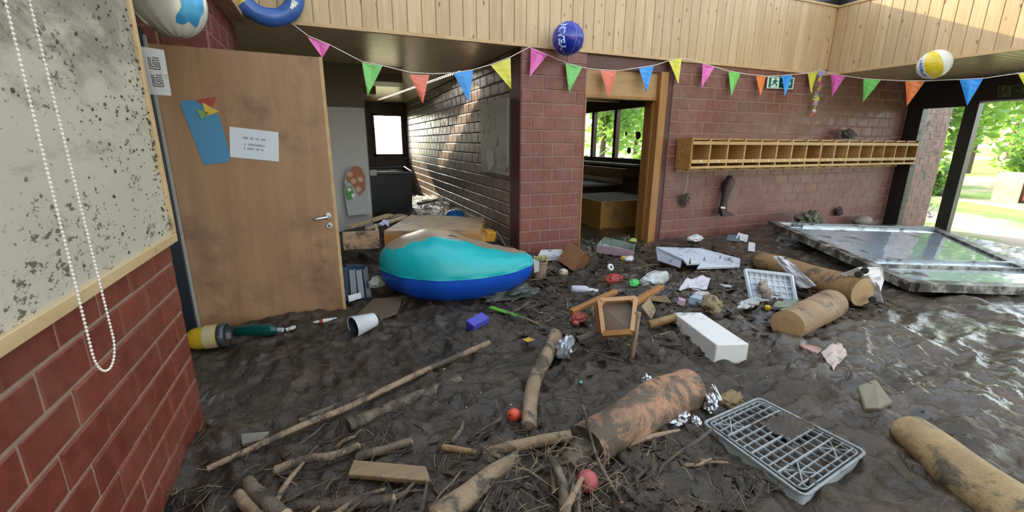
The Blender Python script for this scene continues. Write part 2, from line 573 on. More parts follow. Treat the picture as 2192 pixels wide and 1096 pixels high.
# left foreground wall: face at x = -0.728 looking +X
wall_left = struct(obj('wall_left', MB().box((-1.02, -4.0, -0.3), (-0.7335, 2.461, CEIL)), M['mortar']), 'dark red painted brick wall below the spattered board')
lay_bricks(wall_left, (-0.728, 0.26), PI / 2, 2.204, -0.14, 0.962, 0.2449, 0.1224, M['brick_near'], joint=0.0085, seed=3)
# end face of that wall
lay_bricks(wall_left, (-0.728, 2.466), PI, 0.26, -0.14, 0.962, 0.26, 0.1224, M['brick_near'], joint=0.013, seed=4)

# brick pier behind the open door
pier = struct(obj('wall_pier', MB().box((-1.9, 4.005, -0.3), (-0.725, 5.30, CEIL)), M['mortar_dark']), 'brick pier behind the open door')
lay_bricks(pier, (-1.92, 4.0), 0, 1.20, 1.395, CEIL, 0.30, 0.155, M['brick'], seed=5)
lay_bricks(pier, (-0.720, 4.0), PI / 2, 1.30, 1.395, CEIL, 0.30, 0.155, M['brick'], seed=6)

# pillar between corridor and second room
pillar = struct(obj('wall_pillar', MB().box((XC + 0.005, BACK + 0.005, -0.3), (3.018, 5.30, CEIL)), M['mortar_dark']), 'dark red brick pillar between corridor and doorway')
lay_bricks(pillar, (XC, BACK), 0, 3.03 - XC, -0.155, CEIL, (3.03 - XC) / 3.0, 0.155, M['brick'], seed=7)

# corridor right wall
wall_corr = struct(obj('wall_corridor', MB().box((XC + 0.005, 5.30, -0.3), (2.39, 13.4, CEIL)), M['mortar_corr']), 'mud-filmed brick wall along the corridor')
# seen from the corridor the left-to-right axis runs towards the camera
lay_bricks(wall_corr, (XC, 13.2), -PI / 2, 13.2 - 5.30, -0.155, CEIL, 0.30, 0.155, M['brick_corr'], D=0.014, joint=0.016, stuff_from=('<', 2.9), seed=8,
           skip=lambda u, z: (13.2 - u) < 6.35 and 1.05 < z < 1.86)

# right part of the back wall
wall_back = struct(obj('wall_back', MB().box((4.40, BACK + 0.005, -0.4), (9.87, 5.25, 2.56)), M['mortar_dark']), 'dark red brick wall behind the cubby shelves')
lay_bricks(wall_back, (4.40, BACK), 0, 9.82 - 4.40, 0.0, CEIL, 0.30, 0.155, M['brick_back'], seed=9)
# wing wall going on outdoors
wing = struct(obj('wall_wing', MB().box((9.98, BACK + 0.005, -0.5), (11.3, 5.25, 2.9)), M['mortar']), 'pale brick wall outside the broken glass entrance')
lay_bricks(wing, (9.98, BACK), 0, 1.33, -0.2, 2.85, 0.30, 0.155, M['brick_back'], seed=10)

# maroon trim beside the openings; the first strip is recess shade in dark colour
struct(obj('shade_strip_1', MB().box((4.28, BACK + 0.02, -0.2), (4.40, 5.25, CEIL)), M['maroon']), 'dark maroon strip as recess shade beside the wooden door frame')
struct(obj('trim_2', MB().box((XC - 0.004, BACK + 0.01, -0.2), (XC + 0.02, 5.26, CEIL)), M['maroon']), 'dark maroon jamb at the corridor mouth')
struct(obj('trim_3', MB().box((3.03, BACK + 0.03, 2.31), (4.30, 5.22, CEIL)), M['maroon']), 'dark red lintel above the doorway')

# doorway to the second room: jambs, transom panel
door_2 = struct(obj('door_2', MB().box((4.165, BACK - 0.015, -0.2), (4.285, 5.23, 2.32)), M['frame_wood']), 'orange-brown wooden door frame of the second room')
obj('transom_panel', MB().box((3.03, BACK + 0.06, 2.0), (4.165, BACK + 0.10, 2.32)), wood('transom_wood', (0.42, 0.25, 0.11), (0.33, 0.185, 0.075), (0.6, 6, 6), 3, 0.4), door_2)
obj('stop_strip', MB().box((4.145, BACK + 0.09, -0.2), (4.167, BACK + 0.14, 2.0)), M['frame_wood'], door_2)
obj('jamb', MB().box((3.018, BACK - 0.006, -0.2), (3.04, 5.23, 2.0)), M['frame_wood'], door_2)
obj('head_rail', MB().box((3.03, BACK + 0.05, 1.965), (4.165, BACK + 0.16, 2.0)), M['frame_wood'], door_2)

# ---- ceilings with slats running along X
cm = MB()
# added slit in the corridor ceiling, shaped so the sun draws a diagonal streak
CK0, CK1 = Vector((2.02, 7.0)), Vector((1.34, 12.7))
def sun_slit_x(y): return CK0.x + (CK1.x - CK0.x) * (y - CK0.y) / (CK1.y - CK0.y)
CKW = 0.085
def sun_slit_w(y): return CKW * float(sstep(CK0.y, CK0.y + .3, y)) * (1 - float(sstep(CK1.y - .4, CK1.y, y)))
cm.box((-4.0, 4.97, 2.50), (XC + 0.3, CK0.y, 2.53)); cm.box((-4.0, CK1.y, 2.50), (XC + 0.3, 13.4, 2.53))
k0, k1 = sun_slit_x(CK0.y), sun_slit_x(CK1.y)
cm.hexa([(-4, CK0.y, 2.5), (k0 - CKW / 2, CK0.y, 2.5), (k1 - CKW / 2, CK1.y, 2.5), (-4, CK1.y, 2.5), (-4, CK0.y, 2.53), (k0 - CKW / 2, CK0.y, 2.53), (k1 - CKW / 2, CK1.y, 2.53), (-4, CK1.y, 2.53)])
cm.hexa([(k0 + CKW / 2, CK0.y, 2.5), (XC + .3, CK0.y, 2.5), (XC + .3, CK1.y, 2.5), (k1 + CKW / 2, CK1.y, 2.5), (k0 + CKW / 2, CK0.y, 2.53), (XC + .3, CK0.y, 2.53), (XC + .3, CK1.y, 2.53), (k1 + CKW / 2, CK1.y, 2.53)])
cm.box((7.47, -4.0, 2.50), (9.95, 4.97, 2.56))
cm.box((-4.0, -4.0, 2.50), (-0.625, 4.97, 2.56))
cm.box((-0.625, -4.0, 2.50), (7.47, -2.52, 2.56))
cm.box((2.39, 4.97, 2.50), (9.95, 5.3, 2.56))
ceiling = struct(obj('ceiling', cm, M['wall_dark']), 'low ceiling of narrow brown slats')
sm = MB()
def slats(x0, x1, y0, y1, p=0.098):
    y = y0
    while y < y1 - 0.02:
        yy = min(y + p - 0.012, y1)
        if x0 < 1.0 < x1 and CK0.y < y < CK1.y:
            xc = sun_slit_x(y); w = sun_slit_w(y) / 2
            sm.box((x0, y, CEIL), (xc - w - .004, yy, 2.499)); sm.box((xc + w + .004, y, CEIL), (x1, yy, 2.499))
        else:
            sm.box((x0, y, CEIL), (x1, yy, 2.499))
        y += p
slats(-2.4, XC, 4.985, 13.2)
slats(7.475, XR, -3.9, 4.95)
slats(-2.4, -0.63, -3.9, 4.95)
so = obj('slat', sm, M['slat'], ceiling); so['kind'] = 'stuff'

# ---- timber fascia of the roof well: boards on three sides
def fascia(name, label, o, ang, length, z0=CEIL - 0.012, z1=F_TOP, back=0.05, pitch=0.148, seed=1):
    r_ = random.Random(seed)
    ux, uy = math.cos(ang), math.sin(ang)
    nx_, ny_ = uy, -ux         # outward normal (local -Y)
    core = MB()
    a = Vector((o[0], o[1], 0)); u = Vector((ux, uy, 0)); nn = Vector((nx_, ny_, 0))
    ex = u * 0.06
    p = [a - ex - nn * 0.012, a + ex + u * length - nn * 0.012, a + ex + u * length - nn * back, a - ex - nn * back]
    core.hexa([q + Vector((0, 0, z0)) for q in p] + [q + Vector((0, 0, z1)) for q in p])
    root = struct(obj(name, core, M['pine_trim']), label)
    c = 0.005; w = (pitch - 0.004) / 2; h0, h1 = 0.0, z1 - z0
    v = [(-w, 0, h0), (-w, -0.006, h0), (-w + c, -0.012, h0), (w - c, -0.012, h0), (w, -0.006, h0), (w, 0, h0)]
    v = v + [(x, y, h1) for x, y, _ in v]
    f = [(i, i + 1, i + 7, i + 6) for i in range(5)] + [(0, 1, 2, 3, 4, 5)[::-1], (6, 7, 8, 9, 10, 11)]
    me_ = bpy.data.meshes.new('board'); me_.from_pydata(v, [], f); me_.materials.append(M['pine']); me_.update()
    k = int(length / pitch)
    for i in range(k):
        ob = bpy.data.objects.new('board', me_); COL.objects.link(ob); ob.parent = root
        q = a + u * (pitch * (i + 0.5)) + nn * (-0.012 + r_.uniform(-0.0012, 0.0012))
        ob.location = (q.x, q.y, z0); ob.rotation_euler = (0, 0, ang)
    e = MB()
    e.beam(a + nn * 0.008 + Vector((0, 0, z0 + 0.012)), a + u * length + nn * 0.008 + Vector((0, 0, z0 + 0.012)), 0.024, 0.034)
    obj('edge_strip', e, M['pine_trim'], root)
    e = MB()
    e.beam(a + nn * 0.006 + Vector((0, 0, z1 - 0.01)), a + u * length + nn * 0.006 + Vector((0, 0, z1 - 0.01)), 0.020, 0.03)
    obj('cap_strip', e, M['pine_trim'], root)
    return root
fascia('trim_4', 'long pine board fascia above the corridor and doorway', (-0.605, BACK), 0, 8.055, seed=1)
fascia('trim_5', 'pine board fascia above the glass entrance', (7.45, BACK), -PI / 2, 7.45, seed=2)
fascia('trim_6', 'pine board fascia above the spattered board', (-0.605, -2.5), PI / 2, 7.45, seed=3)
fascia('trim_7', 'pine board fascia behind the camera', (7.45, -2.5), PI, 8.055, seed=4)

# ---- glazed lantern over the hall
lantern = MB()
Z0, Z1 = F_TOP, 4.35
for (x0, y0, x1, y1) in ((-0.66, 4.95, 7.52, 5.03), (-0.66, -2.58, 7.52, -2.50), (-0.69, -2.58, -0.61, 5.03), (7.45, -2.58, 7.53, 5.03)):
    lantern.box((x0, y0, Z0), (x1, y1, Z0 + 0.16))
    lantern.box((x0, y0, Z1 - 0.10), (x1, y1, Z1))
for i in range(9):
    x = -0.62 + i * 1.012
    for y in (4.96, -2.57):
        lantern.box((x - 0.03, y, Z0 + 0.1), (x + 0.03, y + 0.06, Z1))
for i in range(8):
    y = -2.5 + i * 1.07
    for x in (-0.68, 7.46):
        lantern.box((x, y - 0.03, Z0 + 0.1), (x + 0.06, y + 0.03, Z1))
for i in range(9):
    x = -0.62 + i * 1.012
    lantern.box((x - 0.035, -2.55, Z1 - 0.08), (x + 0.035, 5.0, Z1))
win_roof = struct(obj('window_1', lantern, M['blackframe']), 'dark framed roof lantern above the pine fascia')
for (a, b) in (((-0.62, 4.985, Z0 + .1), (7.5, 4.99, Z1)), ((-0.62, -2.55, Z0 + .1), (7.5, -2.545, Z1)), ((-0.655, -2.5, Z0 + .1), (-0.65, 5.0, Z1)), ((7.495, -2.5, Z0 + .1), (7.5, 5.0, Z1)), ((-0.66, -2.55, Z1 - 0.045), (7.5, 5.0, Z1 - 0.04))):
    obj('pane', MB().box(a, b), M['glass'], win_roof)

# ---- right glazed entrance wall, plane x = XR
ent = MB()
ent.box((XR - 0.02, 4.72, -0.4), (XR + 0.14, 4.97, CEIL))            # corner post
ent.box((XR - 0.03, -4.0, 2.08), (XR + 0.12, 4.97, CEIL))            # head beam
entrance = struct(obj('window_2', ent, M['blackframe']), 'black framed glass entrance at the right')
obj('post', MB().box((XR - 0.04, 3.98, -0.4), (XR + 0.10, 4.15, 2.10)), plain('green_black_post', (0.018, 0.022, 0.018), 0.4, (0.03, 0.034, 0.026), 4, dirt=0.10), entrance)
obj('pane', MB().box((XR + 0.03, 4.14, -0.3), (XR + 0.036, 4.73, 2.06)), M['glass_wet'], entrance)
obj('glazing_bead', MB().box((XR + 0.0, 4.15, 2.03), (XR + 0.06, 4.73, 2.085)), M['blackframe'], entrance)
obj('post', MB().box((XR - 0.04, 1.9, -0.4), (XR + 0.10, 2.05, 2.10)), M['blackframe'], entrance)
obj('post', MB().box((XR - 0.04, -0.1, -0.4), (XR + 0.10, 0.05, 2.10)), M['blackframe'], entrance)
obj('post', MB().box((XR - 0.04, -2.1, -0.4), (XR + 0.10, -1.95, 2.10)), M['blackframe'], entrance)
for (y0, y1) in ((0.05, 1.9), (-1.95, -0.1), (-4.0, -2.1)):
    obj('pane', MB().box((XR + 0.03, y0, -0.3), (XR + 0.036, y1, 2.08)), M['glass'], entrance)
obj('head_trim', MB().box((XR - 0.045, 2.05, 2.075), (XR + 0.0, 3.98, 2.10)), plain('lilac_metal', (0.30, 0.27, 0.33), 0.4), entrance)

# ---- front wall behind the camera: tall windows
fw = MB()
fw.box((-4.0, -4.2, -0.4), (9.95, -4.0, 0.5)); fw.box((-4.0, -4.2, 2.3), (9.95, -4.0, 2.6))
for x in (-4.0, -0.9, 1.7, 4.3, 6.9, 9.7):
    fw.box((x, -4.2, -0.4), (x + 0.25, -4.0, 2.6))
wall_front = struct(obj('wall_front', fw, M['wall_plaster']), 'wall with tall windows behind the camera')
win_front = struct(obj('window_3', MB().box((-4.0, -4.09, 0.5), (9.9, -4.05, 0.56)), M['blackframe']), 'windows behind the camera')
obj('pane', MB().box((-3.9, -4.10, 0.5), (9.8, -4.095, 2.3)), M['glass'], win_front)

# ---- room seen on the left through the door opening, kept dark
lr = MB()
lr.box((-4.1, -4.0, -0.3), (-4.0, 5.35, 2.6)); lr.box((-4.1, 6.95, -0.3), (-4.0, 13.4, 2.6))
lr.box((-4.1, 5.35, -0.3), (-4.0, 6.95, 0.35)); lr.box((-4.1, 5.35, 2.42), (-4.0, 6.95, 2.6))
struct(obj('wall_far_left', lr, M['wall_plaster']), 'far left outer wall')
win5 = struct(obj('added_window_5', MB().box((-4.07, 6.12, 0.35), (-4.02, 6.18, 2.42)), M['blackframe']), 'added unseen side window lighting the corridor mouth from the left')  # unseen window added to brighten the corridor
obj('pane', MB().box((-4.06, 5.35, 0.35), (-4.055, 6.95, 2.42)), M['glass'], win5)

# ---- corridor end
cw = MB()
cw.box((-4.0, 7.0, -0.3), (0.56, 7.2, CEIL))
wall_panel = struct(obj('wall_corridor_side', cw, plain('brown_paint_wall', (0.075, 0.055, 0.045), 0.6, (0.11, 0.085, 0.07), 2.0)), 'brown wall standing across the left of the corridor')
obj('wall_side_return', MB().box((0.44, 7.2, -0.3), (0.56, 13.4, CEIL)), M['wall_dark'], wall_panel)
board = obj('wall_panel', MB().box((-0.9, 6.975, 0.05), (0.545, 7.0, 1.88)), plain('white_wall_panel', (0.46, 0.46, 0.44), 0.55, (0.35, 0.34, 0.32), 1.6), wall_panel)
ew = MB()
X0, X1, ZA, ZB = 1.25, 2.02, 1.05, 2.13
ew.box((0.5, 13.2, -0.3), (X0, 13.32, CEIL)); ew.box((X1, 13.2, -0.3), (2.3, 13.32, CEIL))
ew.box((X0, 13.2, -0.3), (X1, 13.32, ZA)); ew.box((X0, 13.2, ZB), (X1, 13.32, CEIL))
door_1 = struct(obj('door_1', ew, plain('brown_end_door', (0.055, 0.040, 0.032), 0.45, (0.08, 0.06, 0.045), 3)), 'dark end door of the corridor with bright window')
obj('pane', MB().box((X0, 13.25, ZA), (X1, 13.256, ZB)), M['glass'], door_1)
fm = MB()
for a, b in (((X0 - 0.05, 13.17, ZA - 0.05), (X0 + 0.02, 13.2, ZB + 0.05)), ((X1 - 0.02, 13.17, ZA - 0.05), (X1 + 0.05, 13.2, ZB + 0.05)),
             ((X0 - 0.05, 13.17, ZB - 0.02), (X1 + 0.05, 13.2, ZB + 0.05)), ((X0 - 0.05, 13.17, ZA - 0.05), (X1 + 0.05, 13.2, ZA + 0.02))):
    fm.box(a, b)
obj('window_frame', fm, M['wall_dark'], door_1)

# ---- second room: shell, window wall at x = 6.2
XW = 6.2
rm = MB()
rm.box((2.39, 12.6, -0.3), (XW + 0.3, 12.8, 2.6))
rm.box((XW, 5.25, -0.3), (XW + 0.2, 12.6, 1.05)); rm.box((XW, 5.25, 2.18), (XW + 0.2, 12.6, 2.6))
rm.box((XW, 5.25, 1.0), (XW + 0.2, 7.72, 2.2))
room2 = struct(obj('wall_second_room', rm, plain('room_wall', (0.42, 0.34, 0.25), 0.7, (0.34, 0.27, 0.20), 3)), 'walls of the room behind the doorway')
struct(obj('ceiling_second_room', MB().box((2.39, 5.25, 2.44), (XW + 0.2, 12.7, 2.5)), plain('white_ceiling', (0.55, 0.56, 0.55), 0.7, (0.45, 0.46, 0.45), 2)), 'pale ceiling of the room behind the doorway')
bmz = MB()
for y in (6.4, 8.6, 10.8):
    bmz.box((2.39, y, 2.28), (XW, y + 0.12, 2.44))
for i, y in enumerate((6.4, 8.6, 10.8)):
    struct(obj('ceiling_beam', MB().box((2.39, y, 2.30), (XW, y + 0.12, 2.44)), M['pine_trim']), 'wooden beam under the pale ceiling')
wf = MB()
wf.box((XW - 0.05, 7.6, 0.98), (XW + 0.05, 12.0, 1.08)); wf.box((XW - 0.05, 7.6, 2.14), (XW + 0.05, 12.0, 2.42))
for y in (7.66, 8.72, 9.66, 10.6, 11.6):
    wf.box((XW - 0.05, y - 0.05, 1.0), (XW + 0.05, y + 0.05, 2.2))
win2 = struct(obj('window_4', wf, M['blackframe']), 'black framed window of the room behind the doorway')
for y0, y1 in ((7.7, 8.68), (8.77, 9.61), (9.71, 10.55), (10.65, 11.55)):
    obj('pane', MB().box((XW, y0, 1.06), (XW + 0.005, y1, 2.16)), M['glass'], win2)
obj('window_sill', MB().box((XW - 0.28, 7.6, 0.93), (XW - 0.02, 12.0, 0.975)), plain('sill_white', (0.62, 0.58, 0.50), 0.35, dirt=0.15), win2)

# ================================================================== outdoors
def groundmat():
    m, n, l, b = newmat('yard_ground')
    v = coords(n, l, world=True)
    g1 = noise(n, l, v, 0.22, 5, 0.6, 0.5)
    g2 = noise(n, l, v, 3.0, 6, 0.7)
    gravel = mixc(n, l, g2, (0.42, 0.36, 0.27), (0.28, 0.23, 0.17))
    grass = mixc(n, l, g2, (0.12, 0.22, 0.035), (0.20, 0.30, 0.06))
    col = mixc(n, l, ramp(n, l, g1, [(0.47, 0.0), (0.53, 1.0)]), gravel, grass)
    l.new(col, b.inputs['Base Color']); b.inputs['Roughness'].default_value = 0.9
    bump(n, l, b, g2, 0.5, 0.05)
    return m
def ground_z(x, y):
    d = math.hypot(max(0, x - 20), max(0, y - 17))
    return -0.26 + 0.060 * d + 0.10 * float(vnoise(np.array([x * 0.4]), np.array([y * 0.4]), 55)[0])
gm = MB()
xs = np.linspace(-60, 90, 76); ys = np.linspace(-60, 90, 76)
gm.add([(x, y, ground_z(x, y) - (0.0 if (x > 9.7 or y > 13.2) else 0.5)) for y in ys for x in xs],
       [(j * 76 + i, j * 76 + i + 1, (j + 1) * 76 + i + 1, (j + 1) * 76 + i) for j in range(75) for i in range(75)])
struct(obj('ground', gm, groundmat(), smooth=True), 'sunlit yard of gravel and grass outside')

leafm = plain('leaf', (0.10, 0.21, 0.03), 0.5, (0.20, 0.34, 0.06), 0.8)
leafb = plain('leaf_blue_green', (0.07, 0.17, 0.05), 0.5, (0.15, 0.28, 0.08), 0.8)
for lm_ in (leafm, leafb):
    n_ = lm_.node_tree.nodes; l_ = lm_.node_tree.links
    tr_ = n_.new('ShaderNodeBsdfTranslucent'); tr_.inputs[0].default_value = (0.30, 0.50, 0.08, 1)
    mx_ = n_.new('ShaderNodeMixShader'); mx_.inputs[0].default_value = 0.45
    l_.new(n_['Principled BSDF'].outputs[0], mx_.inputs[1]); l_.new(tr_.outputs[0], mx_.inputs[2]); l_.new(mx_.outputs[0], n_['Material Output'].inputs['Surface'])
barkm = plain('tree_bark', (0.10, 0.075, 0.05), 0.85, (0.06, 0.045, 0.03), 12, bmp=0.5)
def tree(name, label, cat, x, y, h, rx, rz, mat, n=2600, seed=0, leaf=0.22, trunk=True, group=None):
    r_ = random.Random(seed)
    z = ground_z(x, y)
    t = thing(name, label, cat, (x, y, z), group)
    zc = z + h - rz
    if trunk:
        obj('trunk', MB().tube([(x, y, z - 0.2), (x + 0.1, y, z + h * 0.3), (x + 0.05, y + 0.15, z + h * 0.7)], [0.16, 0.12, 0.06], 8), barkm, t)
    fol = MB()
    lobes = [(r_.gauss(0, .32), r_.gauss(0, .32), r_.uniform(-.6, .6), r_.uniform(.35, .6)) for _ in range(14)]
    for i in range(n):
        lx, ly, lz, lr = lobes[i % 14]
        a = r_.uniform(0, 2 * PI); cz = r_.uniform(-1, 1); s = math.sqrt(1 - cz * cz)
        rr = lr * (0.65 + 0.45 * r_.random())
        p = Vector((x + (lx + rr * s * math.cos(a)) * rx, y + (ly + rr * s * math.sin(a)) * rx, max(z + 0.05, zc + (lz + rr * cz) * rz)))
        u = Vector((r_.gauss(0, 1), r_.gauss(0, 1), r_.gauss(0, .6))).normalized(); w = u.cross(Vector((r_.gauss(0, 1), r_.gauss(0, 1), r_.gauss(0, 1)))).normalized()
        k = leaf * r_.uniform(.6, 1.3)
        fol.add([p - u * k, p + w * k * .5, p + u * k, p - w * k * .5], [(0, 1, 2, 3)])
    f_ = obj('foliage', fol, mat, t); f_['kind'] = 'stuff'
    return t
tree('broadleaf_tree', 'bright green tree seen through the cracked side pane', 'tree', 21.5, 10.0, 6.5, 2.0, 3.0, leafm, 2600, 1)
tree('broadleaf_tree', 'green tree just right of the dark entrance post', 'tree', 27.0, 10.8, 7.5, 2.3, 3.4, leafb, 2600, 2)
tree('broadleaf_tree', 'tall green tree at the far right edge of the entrance', 'tree', 35.5, 12.6, 9.0, 2.6, 3.8, leafm, 2600, 3)
tree('hedge_shrub', 'low dark green shrub at the foot of the yard trees', 'shrub', 24.5, 8.0, 1.5, 1.1, 0.8, leafb, 1200, 4, 0.14, False)
tree('hedge_shrub', 'low shrub left of the post at the yard edge', 'shrub', 19.0, 8.6, 1.2, 0.8, 0.65, leafm, 1200, 5, 0.14, False)
tree('broadleaf_tree', 'green tree in the left pane behind the doorway', 'tree', 11.6, 17.4, 6.5, 1.9, 3.0, leafb, 2200, 6)
tree('broadleaf_tree', 'green tree in the right pane behind the doorway', 'tree', 17.2, 22.2, 8.5, 2.6, 3.8, leafm, 2200, 7)
tree('hedge_shrub', 'shrub under the trees behind the doorway window', 'shrub', 11.6, 14.3, 1.5, 0.9, 0.8, leafb, 1200, 8, 0.14, False)

# pale cabinet lying in the yard
cab_w = wood('yard_cabinet_wood', (0.72, 0.55, 0.33), (0.60, 0.43, 0.24), (5, 5, 0.6), 2, 0.5)
cx, cy = 19.3, 6.25
cz = ground_z(cx, cy)
cabt = thing('wooden_cabinet', 'pale wooden cabinet washed out into the yard', 'cabinet', (cx, cy, cz))
obj('back_panel', MB().box((cx, cy - 0.9, cz - 0.05), (cx + .03, cy + 0.55, cz + 0.86)), cab_w, cabt)
obj('side_panel', MB().box((cx - 0.45, cy + 0.52, cz - 0.05), (cx, cy + 0.55, cz + 0.86)), cab_w, cabt)
obj('top_panel', MB().box((cx - 0.45, cy - 0.9, cz + 0.83), (cx, cy + 0.55, cz + 0.86)), cab_w, cabt)
obj('door', MB().box((cx - 0.47, cy - 0.05, cz - 0.03), (cx - 0.44, cy + 0.54, cz + 0.84)), cab_w, cabt)
for k in range(2):
    obj('shelf_box', MB().box((cx - 0.40, cy - 0.62, cz + 0.06 + 0.38 * k), (cx - 0.02, cy - 0.10, cz + 0.32 + 0.38 * k)), plain('red_shelf_box%d' % k, (0.36, 0.09, 0.045), 0.5), cabt)

# ================================================================== things on walls and hanging
doorw = wood('door_veneer', (0.36, 0.205, 0.108), (0.27, 0.140, 0.070), (5, 5, 0.5), 2.2, 0.40, rand=0.0, dirt=0.30, dirtc=(0.20, 0.108, 0.062), ds=1.6)
DZ0, DZ1 = -0.15, 2.015
H0 = Vector((-1.075, 3.765, 0)); H1 = Vector((0.022, 3.822, 0))
du = (H1 - H0).normalized(); dn = Vector((du.y, -du.x, 0))
def dpt(u, z, out=0.0):
    p = H0 + du * u + dn * out
    return Vector((p.x, p.y, z))
DW = (H1 - H0).length
door_3 = struct(obj('door_3', MB().hexa([dpt(0, DZ0), dpt(DW, DZ0), dpt(DW, DZ0, -.042), dpt(0, DZ0, -.042), dpt(0, DZ1), dpt(DW, DZ1), dpt(DW, DZ1, -.042), dpt(0, DZ1, -.042)]), doorw), 'open brown wooden door standing in the mud')
obj('edge_strip', MB().hexa([dpt(DW - .022, DZ0, .002), dpt(DW + .003, DZ0, .002), dpt(DW + .003, DZ0, -.042), dpt(DW - .022, DZ0, -.04), dpt(DW - .022, DZ1 + .002, .002), dpt(DW + .003, DZ1 + .002, .002), dpt(DW + .003, DZ1 + .002, -.042), dpt(DW - .022, DZ1, -.04)]), M['pine_trim'], door_3)
alu = plain('brushed_aluminium', (0.62, 0.63, 0.64), 0.28, metal=0.9, c2=(0.5, 0.5, 0.5), ns=20)
hz = 0.815
hd = obj('handle', MB().tube([dpt(DW - .07, hz, .0), dpt(DW - .07, hz, .05), dpt(DW - .085, hz - .002, .062), dpt(DW - .17, hz - .012, .064), dpt(DW - .185, hz - .014, .062)], [.010, .010, .011, .011, .008], 10), alu, door_3, smooth=True)
Mr = Matrix.Translation(dpt(DW - .07, hz, .0)) @ dn.to_track_quat('Z', 'Y').to_matrix().to_4x4()
obj('rosette', MB().lathe([(.026, 0), (.026, .006), (.022, .009)], 20, Mr), alu, door_3)
Mr = Matrix.Translation(dpt(DW - .068, hz - .082, .0)) @ dn.to_track_quat('Z', 'Y').to_matrix().to_4x4()
lk = obj('lock', MB().lathe([(.026, 0), (.026, .006), (.022, .009)], 20, Mr), alu, door_3)
Mr2 = Matrix.Translation(dpt(DW - .068, hz - .082, .009)) @ dn.to_track_quat('Z', 'Y').to_matrix().to_4x4()
obj('keyhole', MB().lathe([(.009, 0), (.009, .004), (.004, .005)], 12, Mr2), M['blackframe'], lk)
# steel hinge post between brick wall and door
post = MB().box((-1.22, 3.70, -0.2), (-1.035, 3.755, 2.10))
dp = struct(obj('trim_8', post, plain('navy_steel', (0.010, 0.012, 0.020), 0.35)), 'narrow black-blue door post beside the brown door')
obj('edge_bead', MB().box((-1.036, 3.735, -0.2), (-1.022, 3.762, 2.06)), plain('grey_bead', (0.33, 0.33, 0.32), 0.4), dp)

def on_door(pts, th=0.0015, out=0.003):
    """polygon on the door face from world points (x,z)"""
    res = []
    for p in pts:
        u = (Vector((p[0], p[1], 0)) - H0).dot(du)
        q = dpt(u, p[2], out); res.append(q)
    return MB().slab(res, th, dn)
paper_blue = plain('blue_card', (0.055, 0.24, 0.44), 0.45, (0.045, 0.20, 0.38), 5, dirt=0.05)
t = thing('paper_crayon', 'blue paper cut-out with small coloured triangles taped on the brown door', 'paper cutout', (-0.810, 3.760, 1.278))
obj('blue_sheet', on_door([(-0.907, 3.770, 1.646), (-0.868, 3.770, 1.675), (-0.777, 3.770, 1.670), (-0.686, 3.770, 1.567), (-0.661, 3.780, 1.302), (-0.674, 3.780, 1.253), (-0.829, 3.780, 1.235)]), paper_blue, t)
obj('red_triangle', on_door([(-0.820, 3.770, 1.674), (-0.687, 3.770, 1.701), (-0.730, 3.770, 1.616)], out=.005), plain('red_card', (0.34, 0.045, 0.040), 0.5), t)
obj('yellow_triangle', on_door([(-0.776, 3.770, 1.661), (-0.684, 3.770, 1.602), (-0.770, 3.770, 1.568)], out=.007), plain('yellow_card', (0.62, 0.42, 0.05), 0.5), t)
obj('green_triangle', on_door([(-0.823, 3.770, 1.616), (-0.744, 3.770, 1.594), (-0.795, 3.770, 1.545)], out=.007), plain('green_card', (0.16, 0.32, 0.12), 0.5), t)
paperw = plain('white_paper', (0.66, 0.71, 0.77), 0.55, (0.58, 0.63, 0.70), 3)
ink = plain('grey_ink', (0.25, 0.26, 0.30), 0.7)
t = thing('paper_notice', 'white printed notice with three faded lines taped on the brown door', 'paper notice', (-0.509, 3.790, 1.274))
obj('sheet', on_door([(-0.639, 3.790, 1.502), (-0.329, 3.790, 1.467), (-0.351, 3.800, 1.252), (-0.662, 3.790, 1.289)], out=.004), paperw, t)
# faded print: small uneven strokes, unreadable in the photograph
r_ = random.Random(5)
for (u0, u1, v0) in ((0.27, 0.73, 0.33), (0.25, 0.76, 0.54), (0.28, 0.73, 0.68)):
    lm = MB()
    A = Vector((-0.639, 3.790, 1.502)); B_ = Vector((-0.329, 3.790, 1.467)); Cc = Vector((-0.662, 3.790, 1.289))
    k = 13
    for i in range(k):
        if r_.random() < 0.14: continue
        ua = u0 + (u1 - u0) * i / k; ub = ua + (u1 - u0) / k * 0.7
        hh = r_.uniform(.035, .07)
        pts = [A + (B_ - A) * a + (Cc - A) * b for a, b in ((ua, v0 - hh), (ub, v0 - hh * .8), (ub, v0 + hh * .3), (ua, v0 + hh * .4))]
        res = []
        for p in pts:
            uu = (Vector((p.x, p.y, 0)) - H0).dot(du); res.append(dpt(uu, p.z, .0056))
        lm.slab(res, .0006, dn)
    obj('text_line', lm, ink, t)

